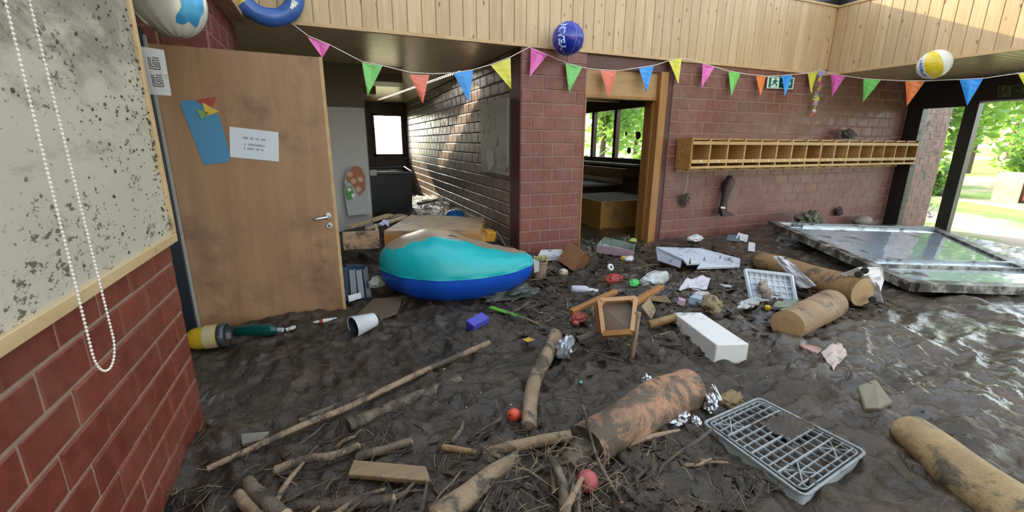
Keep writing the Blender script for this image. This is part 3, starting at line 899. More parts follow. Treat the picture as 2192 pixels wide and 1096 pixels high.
# ---- spattered board on the left wall
def boardmat():
    m, n, l, b = newmat('spattered_board')
    v = coords(n, l, world=True)
    base = mixc(n, l, noise(n, l, v, 2.5, 5), (0.56, 0.52, 0.42), (0.47, 0.43, 0.345))
    # smeared dark silt band and dried splashes
    mp = coords(n, l, scale=(1, 1.2, 3.2), world=True)
    sil = noise(n, l, mp, 1.9, 7, 0.72, 0.5)
    sep = n.new('ShaderNodeSeparateXYZ'); g = n.new('ShaderNodeNewGeometry'); l.new(g.outputs['Position'], sep.inputs[0])
    hz_ = n.new('ShaderNodeMapRange'); hz_.inputs[1].default_value = 1.35; hz_.inputs[2].default_value = 1.9; hz_.inputs[3].default_value = -0.16; hz_.inputs[4].default_value = 0.10
    l.new(sep.outputs[2], hz_.inputs[0])
    ad = n.new('ShaderNodeMath'); ad.operation = 'ADD'; l.new(sil, ad.inputs[0]); l.new(hz_.outputs[0], ad.inputs[1])
    s1 = ramp(n, l, ad.outputs[0], [(0.44, 0.0), (0.62, 0.72)])
    col = mixc(n, l, s1, base, (0.15, 0.13, 0.105))
    fine = noise(n, l, coords(n, l, scale=(1, 1, 1.8), world=True), 26, 5, 0.75)
    f2 = noise(n, l, v, 4.0, 4)
    ad2 = n.new('ShaderNodeMath'); ad2.operation = 'MULTIPLY_ADD'; ad2.inputs[1].default_value = 0.35; l.new(f2, ad2.inputs[0]); l.new(fine, ad2.inputs[2])
    s2 = ramp(n, l, ad2.outputs[0], [(0.755, 0.0), (0.81, 0.85)])
    col = mixc(n, l, s2, col, (0.07, 0.058, 0.045))
    l.new(col, b.inputs['Base Color']); b.inputs['Roughness'].default_value = 0.45
    return m
brd = thing('pin_board', 'large cream board spattered with mud on the left brick wall', 'board', (-0.72, 1.2, 0.96))
BX = -0.700
obj('panel', MB().box((-0.726, -2.0, 0.955), (BX - 0.006, 2.45, 1.99)), boardmat(), brd)
pt = wood('board_trim_pine', (0.62, 0.46, 0.26), (0.52, 0.36, 0.19), (4, 0.6, 4), 3, 0.45, dirt=0.12)
bevel(obj('bottom_rail', MB().box((-0.726, -2.0, 0.942), (BX + 0.006, 2.462, 0.982)), pt, brd), .003)
bevel(obj('side_rail', MB().box((-0.726, 2.428, 0.984), (BX + 0.006, 2.464, 1.985)), pt, brd), .003)
bevel(obj('top_rail', MB().box((-0.726, -2.0, 1.985), (BX + 0.006, 2.464, 2.02)), pt, brd), .003)
clod = MB()
r_ = random.Random(11)
def blob(mb, p, r, seed, flat=1.0, n=6, m=4):
    q = random.Random(seed)
    vs_ = []; fs_ = []
    for j in range(m + 1):
        th = PI * j / m
        for i in range(n):
            a = 2 * PI * i / n
            k = r * q.uniform(.65, 1.2)
            vs_.append((p[0] + k * math.sin(th) * math.cos(a), p[1] + k * math.sin(th) * math.sin(a), p[2] + k * math.cos(th) * flat))
    for j in range(m):
        for i in range(n):
            i2 = (i + 1) % n
            fs_.append((j * n + i, (j + 1) * n + i, (j + 1) * n + i2, j * n + i2))
    mb.add(vs_, fs_)
for k in range(190):
    y = 2.44 - abs(r_.gauss(0, .55)); z = r_.uniform(.99, 1.95)
    if r_.random() < .25: y = r_.uniform(2.36, 2.43)
    blob(clod, (BX - .005, y, z), r_.choice((.0025, .003, .004, .006)), k)
for k in range(40):
    blob(clod, (BX - .004, r_.uniform(2.40, 2.445), 1.45 + r_.gauss(0, .16)), r_.uniform(.003, .007), 300 + k)
co_ = obj('mud_clods', clod, plain('dried_mud', (0.075, 0.058, 0.043), 0.8, (0.13, 0.10, 0.07), 30), brd); co_['kind'] = 'stuff'

# white sheet with two square mazes, pinned at the board's edge
mz_t = thing('maze_sheet', 'white sheet with two angular maze drawings pinned beside the spattered board', 'paper sheet', (-0.674, 2.500, 1.598))
q0, q1, q2, q3 = [Vector(p) for p in ((-0.711, 2.500, 1.794), (-0.616, 2.460, 1.780), (-0.618, 2.460, 1.593), (-0.706, 2.500, 1.599))]
nrm = (q1 - q0).cross(q3 - q0).normalized()
if nrm.y > 0: nrm = -nrm
obj('sheet', MB().slab([q0, q1, q2, q3], .0012, nrm), paperw, mz_t)
def qp(u, v): return q0 * (1 - u) * (1 - v) + q1 * u * (1 - v) + q2 * u * v + q3 * (1 - u) * v
inkd = plain('dark_ink', (0.10, 0.10, 0.12), 0.6)
for oy in (0.20, 0.57):
    lm = MB()
    segs = [((.28, .0), (.28, .24)), ((.28, .24), (.72, .24)), ((.72, .24), (.72, .10)), ((.72, .10), (.52, .10)), ((.36, .0), (.36, .19)), ((.36, .19), (.64, .19)), ((.64, .19), (.64, .14)), ((.64, .14), (.46, .14)), ((.46, .14), (.46, .05)), ((.46, .0), (.74, .0)), ((.46, .05), (.74, .05))]
    for (a, b), (c, d) in segs:
        A = qp(a, b + oy) + nrm * .0012; B_ = qp(c, d + oy) + nrm * .0012
        lm.beam(A, B_, .0045, .0008, nrm)
    obj('maze_drawing', lm, inkd, mz_t)
pin = qp(.93, .52)
obj('push_pin', MB().tube([pin, pin + nrm * .012 + Vector((.006, 0, 0)), pin + nrm * .022 + Vector((.012, 0, .001))], [.003, .006, .007], 8), plain('pin_plastic', (0.55, 0.45, 0.40), 0.4), mz_t)

# bead chain of a blind hanging near the camera
ch = thing('bead_chain', 'white plastic bead chain loop hanging in front of the board', 'chain', (-0.6, 1.385, 0.80))
pts = []
yl, yr = 1.335, 1.452
for i in range(90): pts.append((-0.6, yl + 0.030 * (1 - i / 89.0) * 1.1, 2.48 - (2.48 - 0.875) * i / 89.0))
rc = (yr - yl) / 2
for i in range(1, 16):
    a = PI + PI * i / 16.0
    pts.append((-0.6, (yl + yr) / 2 + rc * math.cos(a), 0.875 + rc * 1.25 * math.sin(a)))
for i in range(90): pts.append((-0.6, yr - 0.012 * i / 89.0, 0.875 + (2.48 - 0.875) * i / 89.0))
obj('cord', MB().tube(pts, .0012, 5), plain('white_cord', (0.72, 0.71, 0.66), 0.4), ch)
bd = MB(); acc = 0.0
for i in range(len(pts) - 1):
    a, b = Vector(pts[i]), Vector(pts[i + 1]); L = (b - a).length
    s = -acc
    while s + 0.0105 <= L:
        s += 0.0105
        p = a + (b - a) * (s / L)
        blob(bd, p, .0032, 1, 1.0, 6, 4) if False else bd.tube([p + (b - a).normalized() * t_ for t_ in (-.0036, -.0026, 0, .0026, .0036)], [.001, .0028, .0036, .0028, .001], 7, False)
    acc = L - s
bo = obj('beads', bd, plain('white_bead', (0.80, 0.79, 0.74), 0.35), ch, smooth=True); bo['kind'] = 'stuff'

# ---- bunting
FL = dict(pink=(0.62, 0.10, 0.36), green=(0.13, 0.46, 0.085), red=(0.62, 0.13, 0.075), blue=(0.015, 0.24, 0.66), yellow=(0.55, 0.50, 0.04), orange=(0.68, 0.17, 0.035))
FM = {k: plain('pennant_' + k, c, 0.30, tuple(min(1, x * 1.25 + .02) for x in c), 12, bmp=0.2, bs=14) for k, c in FL.items()}
bt = thing('pennant_bunting', 'string of coloured triangular pennants sagging below the pine fascia', 'bunting', (2.208, 4.900, 2.439))
def flag(col, a, b, tip):
    a, b, c = Vector(a), Vector(b), Vector(tip)
    n_ = (b - a).cross(c - a).normalized()
    mb = MB()
    k = 5
    vs_ = []
    for j in range(k + 1):
        t_ = j / k
        l_ = a.lerp(c, t_); r2 = b.lerp(c, t_)
        for i in range(3):
            p = l_.lerp(r2, i / 2)
            vs_.append(p + n_ * (0.012 * math.sin(3.1 * t_ + a.x * 3) * (1 if i == 1 else -.4)))
    fs_ = [(j * 3 + i, j * 3 + i + 1, (j + 1) * 3 + i + 1, (j + 1) * 3 + i) for j in range(k) for i in range(2)]
    mb.add(vs_, fs_)
    hem = [a + n_ * .002, b + n_ * .002, b.lerp(c, .06) + n_ * .002, a.lerp(c, .06) + n_ * .002]
    mb.slab(hem, .003, n_)
    return lab(obj('pennant', mb, FM[col], bt), col + ' pennant')
FLAGS = [('pink', (-0.081, 4.900, 2.359), (0.111, 4.900, 2.302), (0.033, 4.880, 2.181)), ('green', (0.396, 4.900, 2.167), (0.593, 4.900, 2.150), (0.424, 4.880, 1.850)), ('red', (0.861, 4.900, 2.082), (1.067, 4.900, 2.094), (0.981, 4.880, 1.794)),
 ('blue', (1.332, 4.900, 2.124), (1.554, 4.900, 2.171), (1.494, 4.880, 1.832)), ('yellow', (1.761, 4.900, 2.232), (1.996, 4.900, 2.325), (1.996, 4.880, 1.993)),
 ('pink', (2.243, 4.900, 2.451), (2.453, 4.900, 2.388), (2.227, 4.880, 2.140)), ('green', (2.696, 4.900, 2.320), (2.928, 4.900, 2.289), (2.750, 4.880, 1.987)), ('red', (3.188, 4.900, 2.273), (3.428, 4.900, 2.278), (3.320, 4.880, 1.957)),
 ('blue', (3.766, 4.900, 2.332), (3.998, 4.900, 2.375), (3.896, 4.880, 2.056)), ('yellow', (4.234, 4.900, 2.447), (4.438, 4.900, 2.502), (4.407, 4.880, 2.174)),
 ('pink', (4.790, 4.880, 2.454), (5.005, 4.880, 2.421), (4.802, 4.860, 2.132)), ('green', (5.281, 4.880, 2.378), (5.514, 4.880, 2.380), (5.369, 4.860, 2.060)), ('orange', (5.824, 4.880, 2.355), (6.023, 4.880, 2.360), (5.931, 4.860, 2.084)),
 ('blue', (6.341, 4.880, 2.385), (6.566, 4.880, 2.418), (6.450, 4.860, 2.106)), ('yellow', (6.902, 4.880, 2.451), (7.107, 4.880, 2.491), (7.033, 4.860, 2.172)),
 ('pink', (7.380, 4.847, 2.476), (7.380, 4.622, 2.407), (7.360, 4.751, 2.136)), ('green', (7.380, 4.359, 2.342), (7.380, 4.122, 2.301), (7.360, 4.291, 2.011)), ('orange', (7.380, 3.822, 2.253), (7.380, 3.594, 2.226), (7.360, 3.730, 1.919)),
 ('blue', (7.380, 3.242, 2.196), (7.380, 3.019, 2.185), (7.360, 3.098, 1.881)), ('yellow', (7.380, 2.729, 2.200), (7.380, 2.601, 2.202), (7.360, 2.617, 2.017))]
for f in FLAGS: flag(*f)
STR = [(-0.212, 4.910, 2.473), (-0.072, 4.900, 2.368), (0.111, 4.900, 2.306), (0.397, 4.900, 2.176), (0.598, 4.900, 2.150), (0.877, 4.900, 2.105), (1.098, 4.900, 2.105), (1.327, 4.900, 2.128), (1.555, 4.900, 2.175), (1.767, 4.900, 2.242), (1.996, 4.900, 2.335), (2.234, 4.920, 2.459),
       (2.452, 4.900, 2.393), (2.696, 4.900, 2.325), (2.954, 4.900, 2.285), (3.187, 4.900, 2.279), (3.462, 4.900, 2.285), (3.765, 4.900, 2.338), (3.998, 4.900, 2.381), (4.326, 4.920, 2.480),
       (4.527, 4.900, 2.496), (4.789, 4.880, 2.460), (5.013, 4.880, 2.427), (5.279, 4.880, 2.390), (5.644, 4.880, 2.370), (6.021, 4.880, 2.367), (6.360, 4.880, 2.393), (6.605, 4.880, 2.427), (6.901, 4.880, 2.458), (7.210, 4.910, 2.521),
       (7.380, 4.849, 2.483), (7.380, 4.616, 2.413), (7.380, 4.360, 2.348), (7.380, 4.098, 2.298), (7.380, 3.822, 2.253), (7.380, 3.573, 2.224), (7.380, 3.243, 2.201), (7.380, 2.999, 2.188), (7.380, 2.730, 2.205), (7.380, 2.547, 2.214)]
obj('string', MB().tube(STR, .0045, 6), plain('white_ribbon', (0.74, 0.66, 0.60), 0.5), bt)

# ---- text helper: text as a flat mesh in its own plane
def text_verts(s, size):
    cu = bpy.data.curves.new('lettering', 'FONT'); cu.body = s; cu.size = size; cu.align_x = 'CENTER'; cu.align_y = 'CENTER'; cu.resolution_u = 3; cu.offset = size * 0.035
    o = bpy.data.objects.new('lettering', cu); COL.objects.link(o)
    dg = bpy.context.evaluated_depsgraph_get(); dg.update()
    me_ = o.evaluated_get(dg).to_mesh()
    v = [tuple(p.co) for p in me_.vertices]; f = [tuple(p.vertices) for p in me_.polygons]
    bpy.data.objects.remove(o, do_unlink=True)
    return v, f

# ---- beach balls: panels (gores) as parts
def beach_ball(name, label, c, r, cols, spin, tilt, text, tcol, tang, tsize, tlat=0.0):
    t = thing(name, label, 'ball', c)
    R = Euler((tilt[0], tilt[1], spin)).to_matrix()
    k = len(cols)
    for i in range(k):
        mb = MB()
        def fn(u, v, i=i):
            a = 2 * PI * (i + u) / k; th = PI * v
            dent = 1 + 0.012 * math.cos(2 * PI * u) - 0.010 * math.exp(-((v - .5) / .03) ** 2)
            return Vector(c) + R @ Vector((r * dent * math.sin(th) * math.cos(a), r * dent * math.sin(th) * math.sin(a), r * math.cos(th)))
        mb.grid(fn, 9, 25)
        obj('panel', mb, cols[i], t, smooth=True)
    sm_ = MB()
    for i in range(k):
        a = 2 * PI * i / k
        sm_.tube([Vector(c) + R @ Vector((r * 1.013 * math.sin(PI * j / 20) * math.cos(a), r * 1.013 * math.sin(PI * j / 20) * math.sin(a), r * 1.013 * math.cos(PI * j / 20))) for j in range(21)], r * .010, 5)
    sm_.tube([Vector(c) + R @ Vector((r * .995 * math.cos(2 * PI * j / 32), r * .995 * math.sin(2 * PI * j / 32), 0)) for j in range(33)], r * .010, 5)
    obj('seam', sm_, plain(name + '_seam', tuple(min(1, x + .25) for x in tcol) if False else (0.35, 0.42, 0.70) if 'blue' in label else (0.8, 0.75, 0.5), 0.2), t)
    if text:
        v, f = text_verts(text, tsize)
        mb = MB(); vs_ = []
        for (x, y, z) in v:
            # lettering runs down the ball along a meridian: x -> down, y -> across
            th = PI / 2 + tlat + x / r; a = tang + y / r / max(.3, math.sin(th))
            vs_.append(Vector(c) + R @ Vector((r * 1.016 * math.sin(th) * math.cos(a), r * 1.016 * math.sin(th) * math.sin(a), r * 1.016 * math.cos(th))))
        mb.add(vs_, f)
        obj('lettering', mb, plain(name + '_ink', tcol, 0.4), t)
    return t
vin = lambda nm, c: plain(nm, c, 0.16, tuple(x * .85 for x in c), 3, spec=0.6)
vb = vin('blue_vinyl', (0.010, 0.022, 0.33)); vw = vin('white_vinyl', (0.72, 0.74, 0.72)); vy = vin('yellow_vinyl', (0.68, 0.50, 0.01))
bb = (2.611, 4.700, 2.537)
dv = math.atan2(-bb[1], -bb[0])
beach_ball('beach_ball', 'blue inflatable ball with white lettering hanging below the pine fascia', bb, 0.176, [vb, vb, vb, vb, vb, vw], dv + math.radians(150), (0, 0), 'NIVEA', (0.62, 0.75, 0.92), math.radians(-176), 0.105)
yb = (7.190, 3.447, 2.392)
dv = math.atan2(-yb[1], -yb[0])
beach_ball('beach_ball', 'yellow and white inflatable ball beside the right pine fascia', yb, 0.168, [vy, vw, vy, vw, vy, vw], dv - math.radians(32), (math.radians(12), math.radians(18)), 'Labello', (0.10, 0.14, 0.40), math.radians(-10), 0.080, 0.0)
for (p, z1) in ((bb, CEIL + .05), (yb, CEIL + .1)):
    pass
# swim ring on the fascia
rg = (-0.374, 4.840, 2.716)
t = thing('swim_ring', 'blue inflatable swim ring with yellow end on the pine fascia', 'swim ring', rg)
nrm_r = (Vector((0, 0, 1.4)) - Vector(rg)); nrm_r.z = 0; nrm_r.normalize()
sx_ = nrm_r.cross(Vector((0, 0, 1)))
RB, RT = 0.235, 0.078
def ring_seg(a0, a1, nm, mat, k=14):
    mb = MB()
    def fn(u, v):
        a = a0 + (a1 - a0) * v; b = 2 * PI * u
        ctr = Vector(rg) + (sx_ * math.cos(a) + Vector((0, 0, 1)) * math.sin(a)) * RB
        rad = (sx_ * math.cos(a) + Vector((0, 0, 1)) * math.sin(a))
        rr = RT * (1 + .03 * math.sin(7 * a))
        return ctr + rad * rr * math.cos(b) + nrm_r * rr * math.sin(b) * .85
    mb.grid(fn, 16, k, True)
    return obj(nm, mb, mat, t, smooth=True)
vr = plain('ring_blue', (0.020, 0.095, 0.42), 0.22, (0.05, 0.12, 0.34), 5)
# sx_ points to image left or right; split in coloured sections
ring_seg(math.radians(-172), math.radians(-38), 'blue_section', vr, 24)
ring_seg(math.radians(-38), math.radians(60), 'yellow_section', vin('ring_yellow', (0.62, 0.50, 0.08)), 18)
ring_seg(math.radians(60), math.radians(188), 'white_section', vin('ring_white', (0.66, 0.68, 0.72)), 20)
wm = MB()
for (a, w_, h_) in ((-150, .020, .05), (-143, .018, .03), (-155, .012, .06)):
    a = math.radians(a)
    rad = sx_ * math.cos(a) + Vector((0, 0, 1)) * math.sin(a); tan = -sx_ * math.sin(a) + Vector((0, 0, 1)) * math.cos(a)
    c_ = Vector(rg) + rad * RB + nrm_r * RT * .87
    wm.slab([c_ - rad * h_ * .5 - tan * w_, c_ - rad * h_ * .3 + tan * w_, c_ + rad * h_ * .5 + tan * w_ * .6, c_ + rad * h_ * .4 - tan * w_ * .8], .006, nrm_r)
obj('white_print', wm, vw, t)

# foil balloon at the upper left
fb = (-0.717, 3.050, 2.142)
foil = plain('balloon_foil', (0.78, 0.76, 0.72), 0.26, (0.62, 0.60, 0.56), 6, metal=0.3, dirt=0.10, ds=9)
t = thing('foil_balloon', 'silver foil balloon with blue and pink print above the brown door', 'balloon', fb)
def fbal(u, v, s=1.0):
    a = 2 * PI * u; th = PI * v
    x = math.sin(th) * math.cos(a); y = math.sin(th) * math.sin(a); z = math.cos(th)
    pk = 1 + .035 * math.sin(9 * a) * abs(math.sin(th)) ** 3 + .02 * math.sin(15 * a + 2 * z)
    return Vector(fb) + Vector((x * .175 * pk, y * .085, z * .205 * pk)) * s + Vector((-.03 * z, 0, 0))
obj('body', MB().grid(fbal, 48, 24, True), foil, t, smooth=True)
def fpatch(u0, u1, v0, v1, nm, mat):
    mb = MB(); mb.grid(lambda u, v: fbal((u0 + (u1 - u0) * u + .02 * math.sin(5 * v)) % 1.0, v0 + (v1 - v0) * v + .015 * math.sin(9 * u), 1.012), 12, 8)
    obj(nm, mb, mat, t, smooth=True)
fpatch(.80, .93, .50, .74, 'blue_print', plain('foil_blue', (0.05, 0.30, 0.62), 0.25, metal=0.4))
fpatch(.82, .93, .40, .51, 'pink_print', plain('foil_pink', (0.70, 0.28, 0.55), 0.25, metal=0.4))

# ---- flower garland hanging at the back wall
gl_ = thing('flower_garland', 'hanging strand of pink yellow and green paper flowers by the pennants', 'garland', (7.066, 4.840, 2.456))
gp = [(7.141, 4.840, 2.461), (7.113, 4.840, 2.365), (7.157, 4.840, 2.286), (7.122, 4.840, 2.216), (7.097, 4.840, 2.146), (7.125, 4.840, 2.085), (7.123, 4.840, 2.009), (7.122, 4.840, 1.933), (7.088, 4.840, 1.855)]
obj('thread', MB().tube(gp, .003, 5), plain('thread', (0.5, 0.5, 0.45), 0.6), gl_)
gcol = [(0.30, 0.35, 0.62), (0.60, 0.52, 0.03), (0.48, 0.06, 0.30), (0.55, 0.50, 0.05), (0.40, 0.10, 0.38), (0.25, 0.42, 0.20), (0.55, 0.48, 0.04), (0.45, 0.30, 0.40), (0.50, 0.44, 0.05), (0.60, 0.55, 0.50), (0.55, 0.12, 0.05)]
r_ = random.Random(4)
for i, c in enumerate(gcol):
    s = i / (len(gcol) - 1) * (len(gp) - 1); j = min(int(s), len(gp) - 2)
    p = Vector(gp[j]).lerp(Vector(gp[j + 1]), s - j)
    fm_ = MB(); k = 6
    ax = Vector((r_.uniform(-.5, .5), -1, r_.uniform(-.4, .6))).normalized(); u = ax.cross(Vector((0, 0, 1))).normalized(); w = ax.cross(u)
    rr = .055 if i < 8 else .035
    for q in range(k):
        a = 2 * PI * q / k + r_.random()
        d = u * math.cos(a) + w * math.sin(a); e = -u * math.sin(a) + w * math.cos(a)
        fm_.slab([p + ax * .01, p + d * rr * .55 + e * rr * .38 + ax * .02, p + d * rr + ax * .012, p + d * rr * .55 - e * rr * .38 + ax * .02], .003, ax)
    obj('flower', fm_, plain('flower%d' % i, c, 0.5), gl_)

# ---- emergency exit signs
def exit_sign(label, o, u, v, n_, lit=True):
    o, u, v, n_ = Vector(o), Vector(u), Vector(v), Vector(n_)
    t = thing('exit_sign', label, 'sign', o)
    g = plain('sign_green' + label[:3], (0.005, 0.10, 0.065) if lit else (0.012, 0.03, 0.012), 0.35)  # the unlit sign's dimness is put into these darker colours
    w = plain('sign_white' + label[:3], (0.60, 0.75, 0.66) if lit else (0.10, 0.14, 0.05), 0.4)
    def q(a, b, out): return o + u * a + v * b + n_ * out
    obj('plate', MB().hexa([q(0, 0, 0), q(1, 0, 0), q(1, 0, .012), q(0, 0, .012), q(0, 1, 0), q(1, 1, 0), q(1, 1, .012), q(0, 1, .012)]), w, t)
    obj('green_field', MB().slab([q(.045, .07, .0135), q(.955, .07, .0135), q(.955, .93, .0135), q(.045, .93, .0135)], .002, n_), g, t)
    obj('door_symbol', MB().slab([q(.12, .10, .016), q(.42, .10, .016), q(.42, .90, .016), q(.12, .90, .016)], .002, n_), w, t)
    fig = MB()
    for pl in ([(.24, .78), (.30, .78), (.30, .88), (.24, .88)], [(.20, .45), (.29, .48), (.33, .72), (.23, .74)], [(.20, .45), (.26, .47), (.20, .28), (.13, .22), (.12, .27)], [(.25, .46), (.30, .48), (.36, .34), (.33, .16), (.29, .17), (.31, .33)], [(.31, .70), (.39, .60), (.37, .56), (.29, .63)], [(.22, .70), (.14, .60), (.16, .55), (.25, .64)]):
        fig.slab([q(a, b, .019) for a, b in pl], .002, n_)
    obj('running_figure', fig, g, t)
    ar = MB()
    for pl in ([(.52, .46), (.76, .46), (.76, .54), (.52, .54)], [(.70, .80), (.76, .80), (.88, .50), (.80, .50)], [(.70, .20), (.76, .20), (.88, .50), (.80, .50)]):
        ar.slab([q(a, b, .016) for a, b in pl], .002, n_)
    obj('arrow', ar, w, t)
P0 = Vector((6.113, 4.925, 2.209)); P1 = Vector((6.677, 4.925, 2.223)); P2 = Vector((6.107, 4.925, 2.371))
exit_sign('green and white exit sign on the brick wall behind the pennants', P0, P1 - P0, P2 - P0, (0, -1, 0))
P0 = Vector((9.800, 3.778, 2.140)); P1 = Vector((9.800, 3.425, 2.123)); P2 = Vector((9.800, 3.803, 2.308))
exit_sign('dim unlit exit sign on the black entrance beam', P0, P1 - P0, P2 - P0, (-1, 0, 0), False)

# ---- cubby shelves
cw_ = wood('cubby_wood', (0.40, 0.205, 0.060), (0.29, 0.135, 0.034), (1.2, 1.2, 1.2), 7, 0.38, knots=9.0, rand=0.06)
cl_ = wood('cubby_edge_wood', (0.52, 0.31, 0.12), (0.43, 0.235, 0.08), (2, 2, 2), 7, 0.38, rand=0.08)
ceram = plain('white_knob', (0.66, 0.60, 0.50), 0.3)
def cubby(label, x0, x1, k=8, yf=4.655, yb_=4.938, ztop=1.478, zb=1.075):
    t = thing('cubby_shelf', label, 'shelf', ((x0 + x1) / 2, yb_, zb), 'cubby shelves on the brick wall')
    w = (x1 - x0) / k
    th = 0.024
    obj('top_board', MB().box((x0, yf + .03, ztop - th), (x1, yb_, ztop)), cw_, t)
    obj('bottom_board', MB().box((x0, yf, zb), (x1, yb_, zb + th)), cw_, t)
    obj('middle_board', MB().box((x0, yf + .02, zb + .095), (x1, yb_, zb + .11)), cw_, t)
    obj('back_panel', MB().box((x0, yb_ - .008, zb), (x1, yb_, ztop)), cw_, t)
    for i in range(k + 1):
        x = x0 + w * i
        nm = 'side_panel' if i in (0, k) else 'divider'
        obj(nm, MB().box((x - th / 2, yf, zb - .012 if i in (0, k) else zb), (x + th / 2, yb_ - .008, ztop + (.004 if nm == 'side_panel' else 0))), cl_ if nm == 'divider' else cw_, t)
    obj('upper_rail', MB().box((x0, yf - .006, ztop - .085), (x1, yf + .014, ztop - .040)), cl_, t)
    obj('lower_rail', MB().box((x0, yf - .012, zb + .070), (x1, yf + .010, zb + .118)), cl_, t)
    obj('lip', MB().box((x0, yf - .008, zb - .002), (x1, yf + .006, zb + .030)), cl_, t)
    for i in range(k):
        xx = x0 + w * (i + .5)
        Mk = Matrix.Translation((xx, yf - .010, zb + .094)) @ Matrix.Rotation(PI / 2, 4, 'X')
        obj('name_knob', MB().lathe([(.021, 0), (.022, .006), (.017, .010), (.009, .010), (.008, .005)], 12, Mk), ceram, t)
    hr = obj('hook_rail', MB().box((x0, yb_ - .03, zb - .062), (x1, yb_, zb - .006)), cw_, t)
    for i in range(k):
        xx = x0 + w * (i + .5)
        obj('hook', MB().tube([(xx, yb_ - .03, zb - .03), (xx, yb_ - .075, zb - .036), (xx, yb_ - .085, zb - .02)], [.007, .007, .011], 8), cl_, hr)
    return t
cubby('left cubby shelf with eight open compartments on the brick wall', 4.545, 7.175)
cubby('right cubby shelf reaching the glass entrance, with eight compartments', 7.195, 9.80)

# ================================================================== large debris
def barkmat(name, c, c2, mudc=(0.085, 0.068, 0.05), mudk=0.3):
    m, n, l, b = newmat(name)
    v = coords(n, l, world=True)
    g = noise(n, l, v, 7, 6, 0.7, 0.6)
    col = mixc(n, l, ramp(n, l, g, [(0.35, 0.0), (0.65, 1.0)]), c, c2)
    d = ramp(n, l, noise(n, l, v, 5.2, 6, 0.72, 0.8), [(0.60 - mudk * .3, 0.0), (0.66 - mudk * .2, 1.0)])
    col = mixc(n, l, d, col, mudc)
    l.new(col, b.inputs['Base Color'])
    l.new(ramp(n, l, d, [(0, 0.50), (1, 0.40)]), b.inputs['Roughness'])
    bump(n, l, b, noise(n, l, v, 24, 6, 0.7), 0.9, 0.02)
    return m
M['log_tan'] = barkmat('peeled_log', (0.38, 0.255, 0.15), (0.27, 0.17, 0.095), (0.13,0.095,0.062), mudk=0.26)
M['log_orange'] = barkmat('muddy_log', (0.46, 0.235, 0.135), (0.34, 0.19, 0.11), (0.105, 0.076, 0.05), 0.46)
M['log_yellow'] = barkmat('yellow_log', (0.40, 0.28, 0.135), (0.29, 0.20, 0.095), (0.11, 0.083, 0.052), 0.36)
M['log_brown'] = barkmat('brown_log', (0.36, 0.215, 0.09), (0.25, 0.14, 0.055), (0.085, 0.062, 0.04), 0.30)
M['stick_pale'] = barkmat('pale_stick', (0.36, 0.26, 0.17), (0.24, 0.165, 0.10), (0.075, 0.057, 0.04), 0.36)
M['stick_grey'] = barkmat('grey_stick', (0.20, 0.155, 0.11), (0.13, 0.098, 0.068), (0.045, 0.035, 0.026), 0.48)
M['stick_dark'] = barkmat('dark_stick', (0.12, 0.085, 0.058), (0.08, 0.055, 0.038), (0.05, 0.04, 0.03), 0.35)
M['cut'] = plain('cut_wood', (0.46, 0.31, 0.16), 0.6, (0.36, 0.22, 0.10), 12, bmp=0.2)
M['splinter'] = plain('split_wood', (0.46, 0.35, 0.22), 0.65, (0.33, 0.23, 0.13), 14, bmp=0.4)

def wood_log(name, label, cat, p0, p1, r0, r1, mat, cutm=None, seed=0, bend=(0, 0, 0), segs=14, n=18, lump=.09, group=None, cuts=(True, True), mids=None):
    p0 = Vector(p0); p1 = Vector(p1)
    if max(r0, r1) > .08: p0.z -= .02; p1.z -= .02
    q = random.Random(seed)
    t = thing(name, label, cat, (p0 + p1) / 2 - Vector((0, 0, max(r0, r1))), group)
    d = (p1 - p0); L = d.length; d.normalize()
    s = d.cross(Vector((0, 0, 1))).normalized(); u = s.cross(d)
    ph = [q.uniform(0, 6.28) for _ in range(6)]
    if mids:
        ctrl = [p0] + [Vector(m_) for m_ in mids] + [p1]
    else:
        ctrl = None
    def ctr(v):
        if ctrl:
            sg = v * (len(ctrl) - 1); j = min(int(sg), len(ctrl) - 2); f = sg - j
            a = ctrl[max(j - 1, 0)]; b = ctrl[j]; c = ctrl[j + 1]; e = ctrl[min(j + 2, len(ctrl) - 1)]
            return 0.5 * ((2 * b) + (c - a) * f + (2 * a - 5 * b + 4 * c - e) * f * f + (3 * b - a - 3 * c + e) * f ** 3)
        return p0.lerp(p1, v) + Vector(bend) * math.sin(PI * v)
    def fn(uu, v):
        a = 2 * PI * uu
        rr = (r0 + (r1 - r0) * v) * (1 + lump * (.5 * math.sin(2 * a + ph[0] + 3 * v) + .35 * math.sin(3 * a + ph[1] - 7 * v) + .4 * math.sin(11 * v + ph[2] + a)) )
        return ctr(v) + (s * math.cos(a) + u * math.sin(a)) * rr
    mb = MB().grid(fn, n, segs, True)
    obj('stem', mb, mat, t, smooth=True)
    for v, flag_ in ((0.0, cuts[0]), (1.0, cuts[1])):
        ring = [fn(k / n, v) for k in range(n)]
        c = sum(ring, Vector()) / n
        sg = -1 if v == 0 else 1
        mbc = MB()
        ring2 = [c + (p - c) * .55 + d * sg * .25 * (r0 if v == 0 else r1) * (.25 if flag_ else .9) for p in ring]
        vs_ = ring + ring2 + [c + d * sg * (r0 if v == 0 else r1) * (.06 if flag_ else .5)]
        fs_ = [(k, (k + 1) % n, n + (k + 1) % n, n + k) for k in range(n)] + [(n + k, n + (k + 1) % n, 2 * n) for k in range(n)]
        mbc.add(vs_, fs_)
        obj('cut_end' if flag_ else 'broken_end', mbc, cutm or M['cut'], t)
    return t

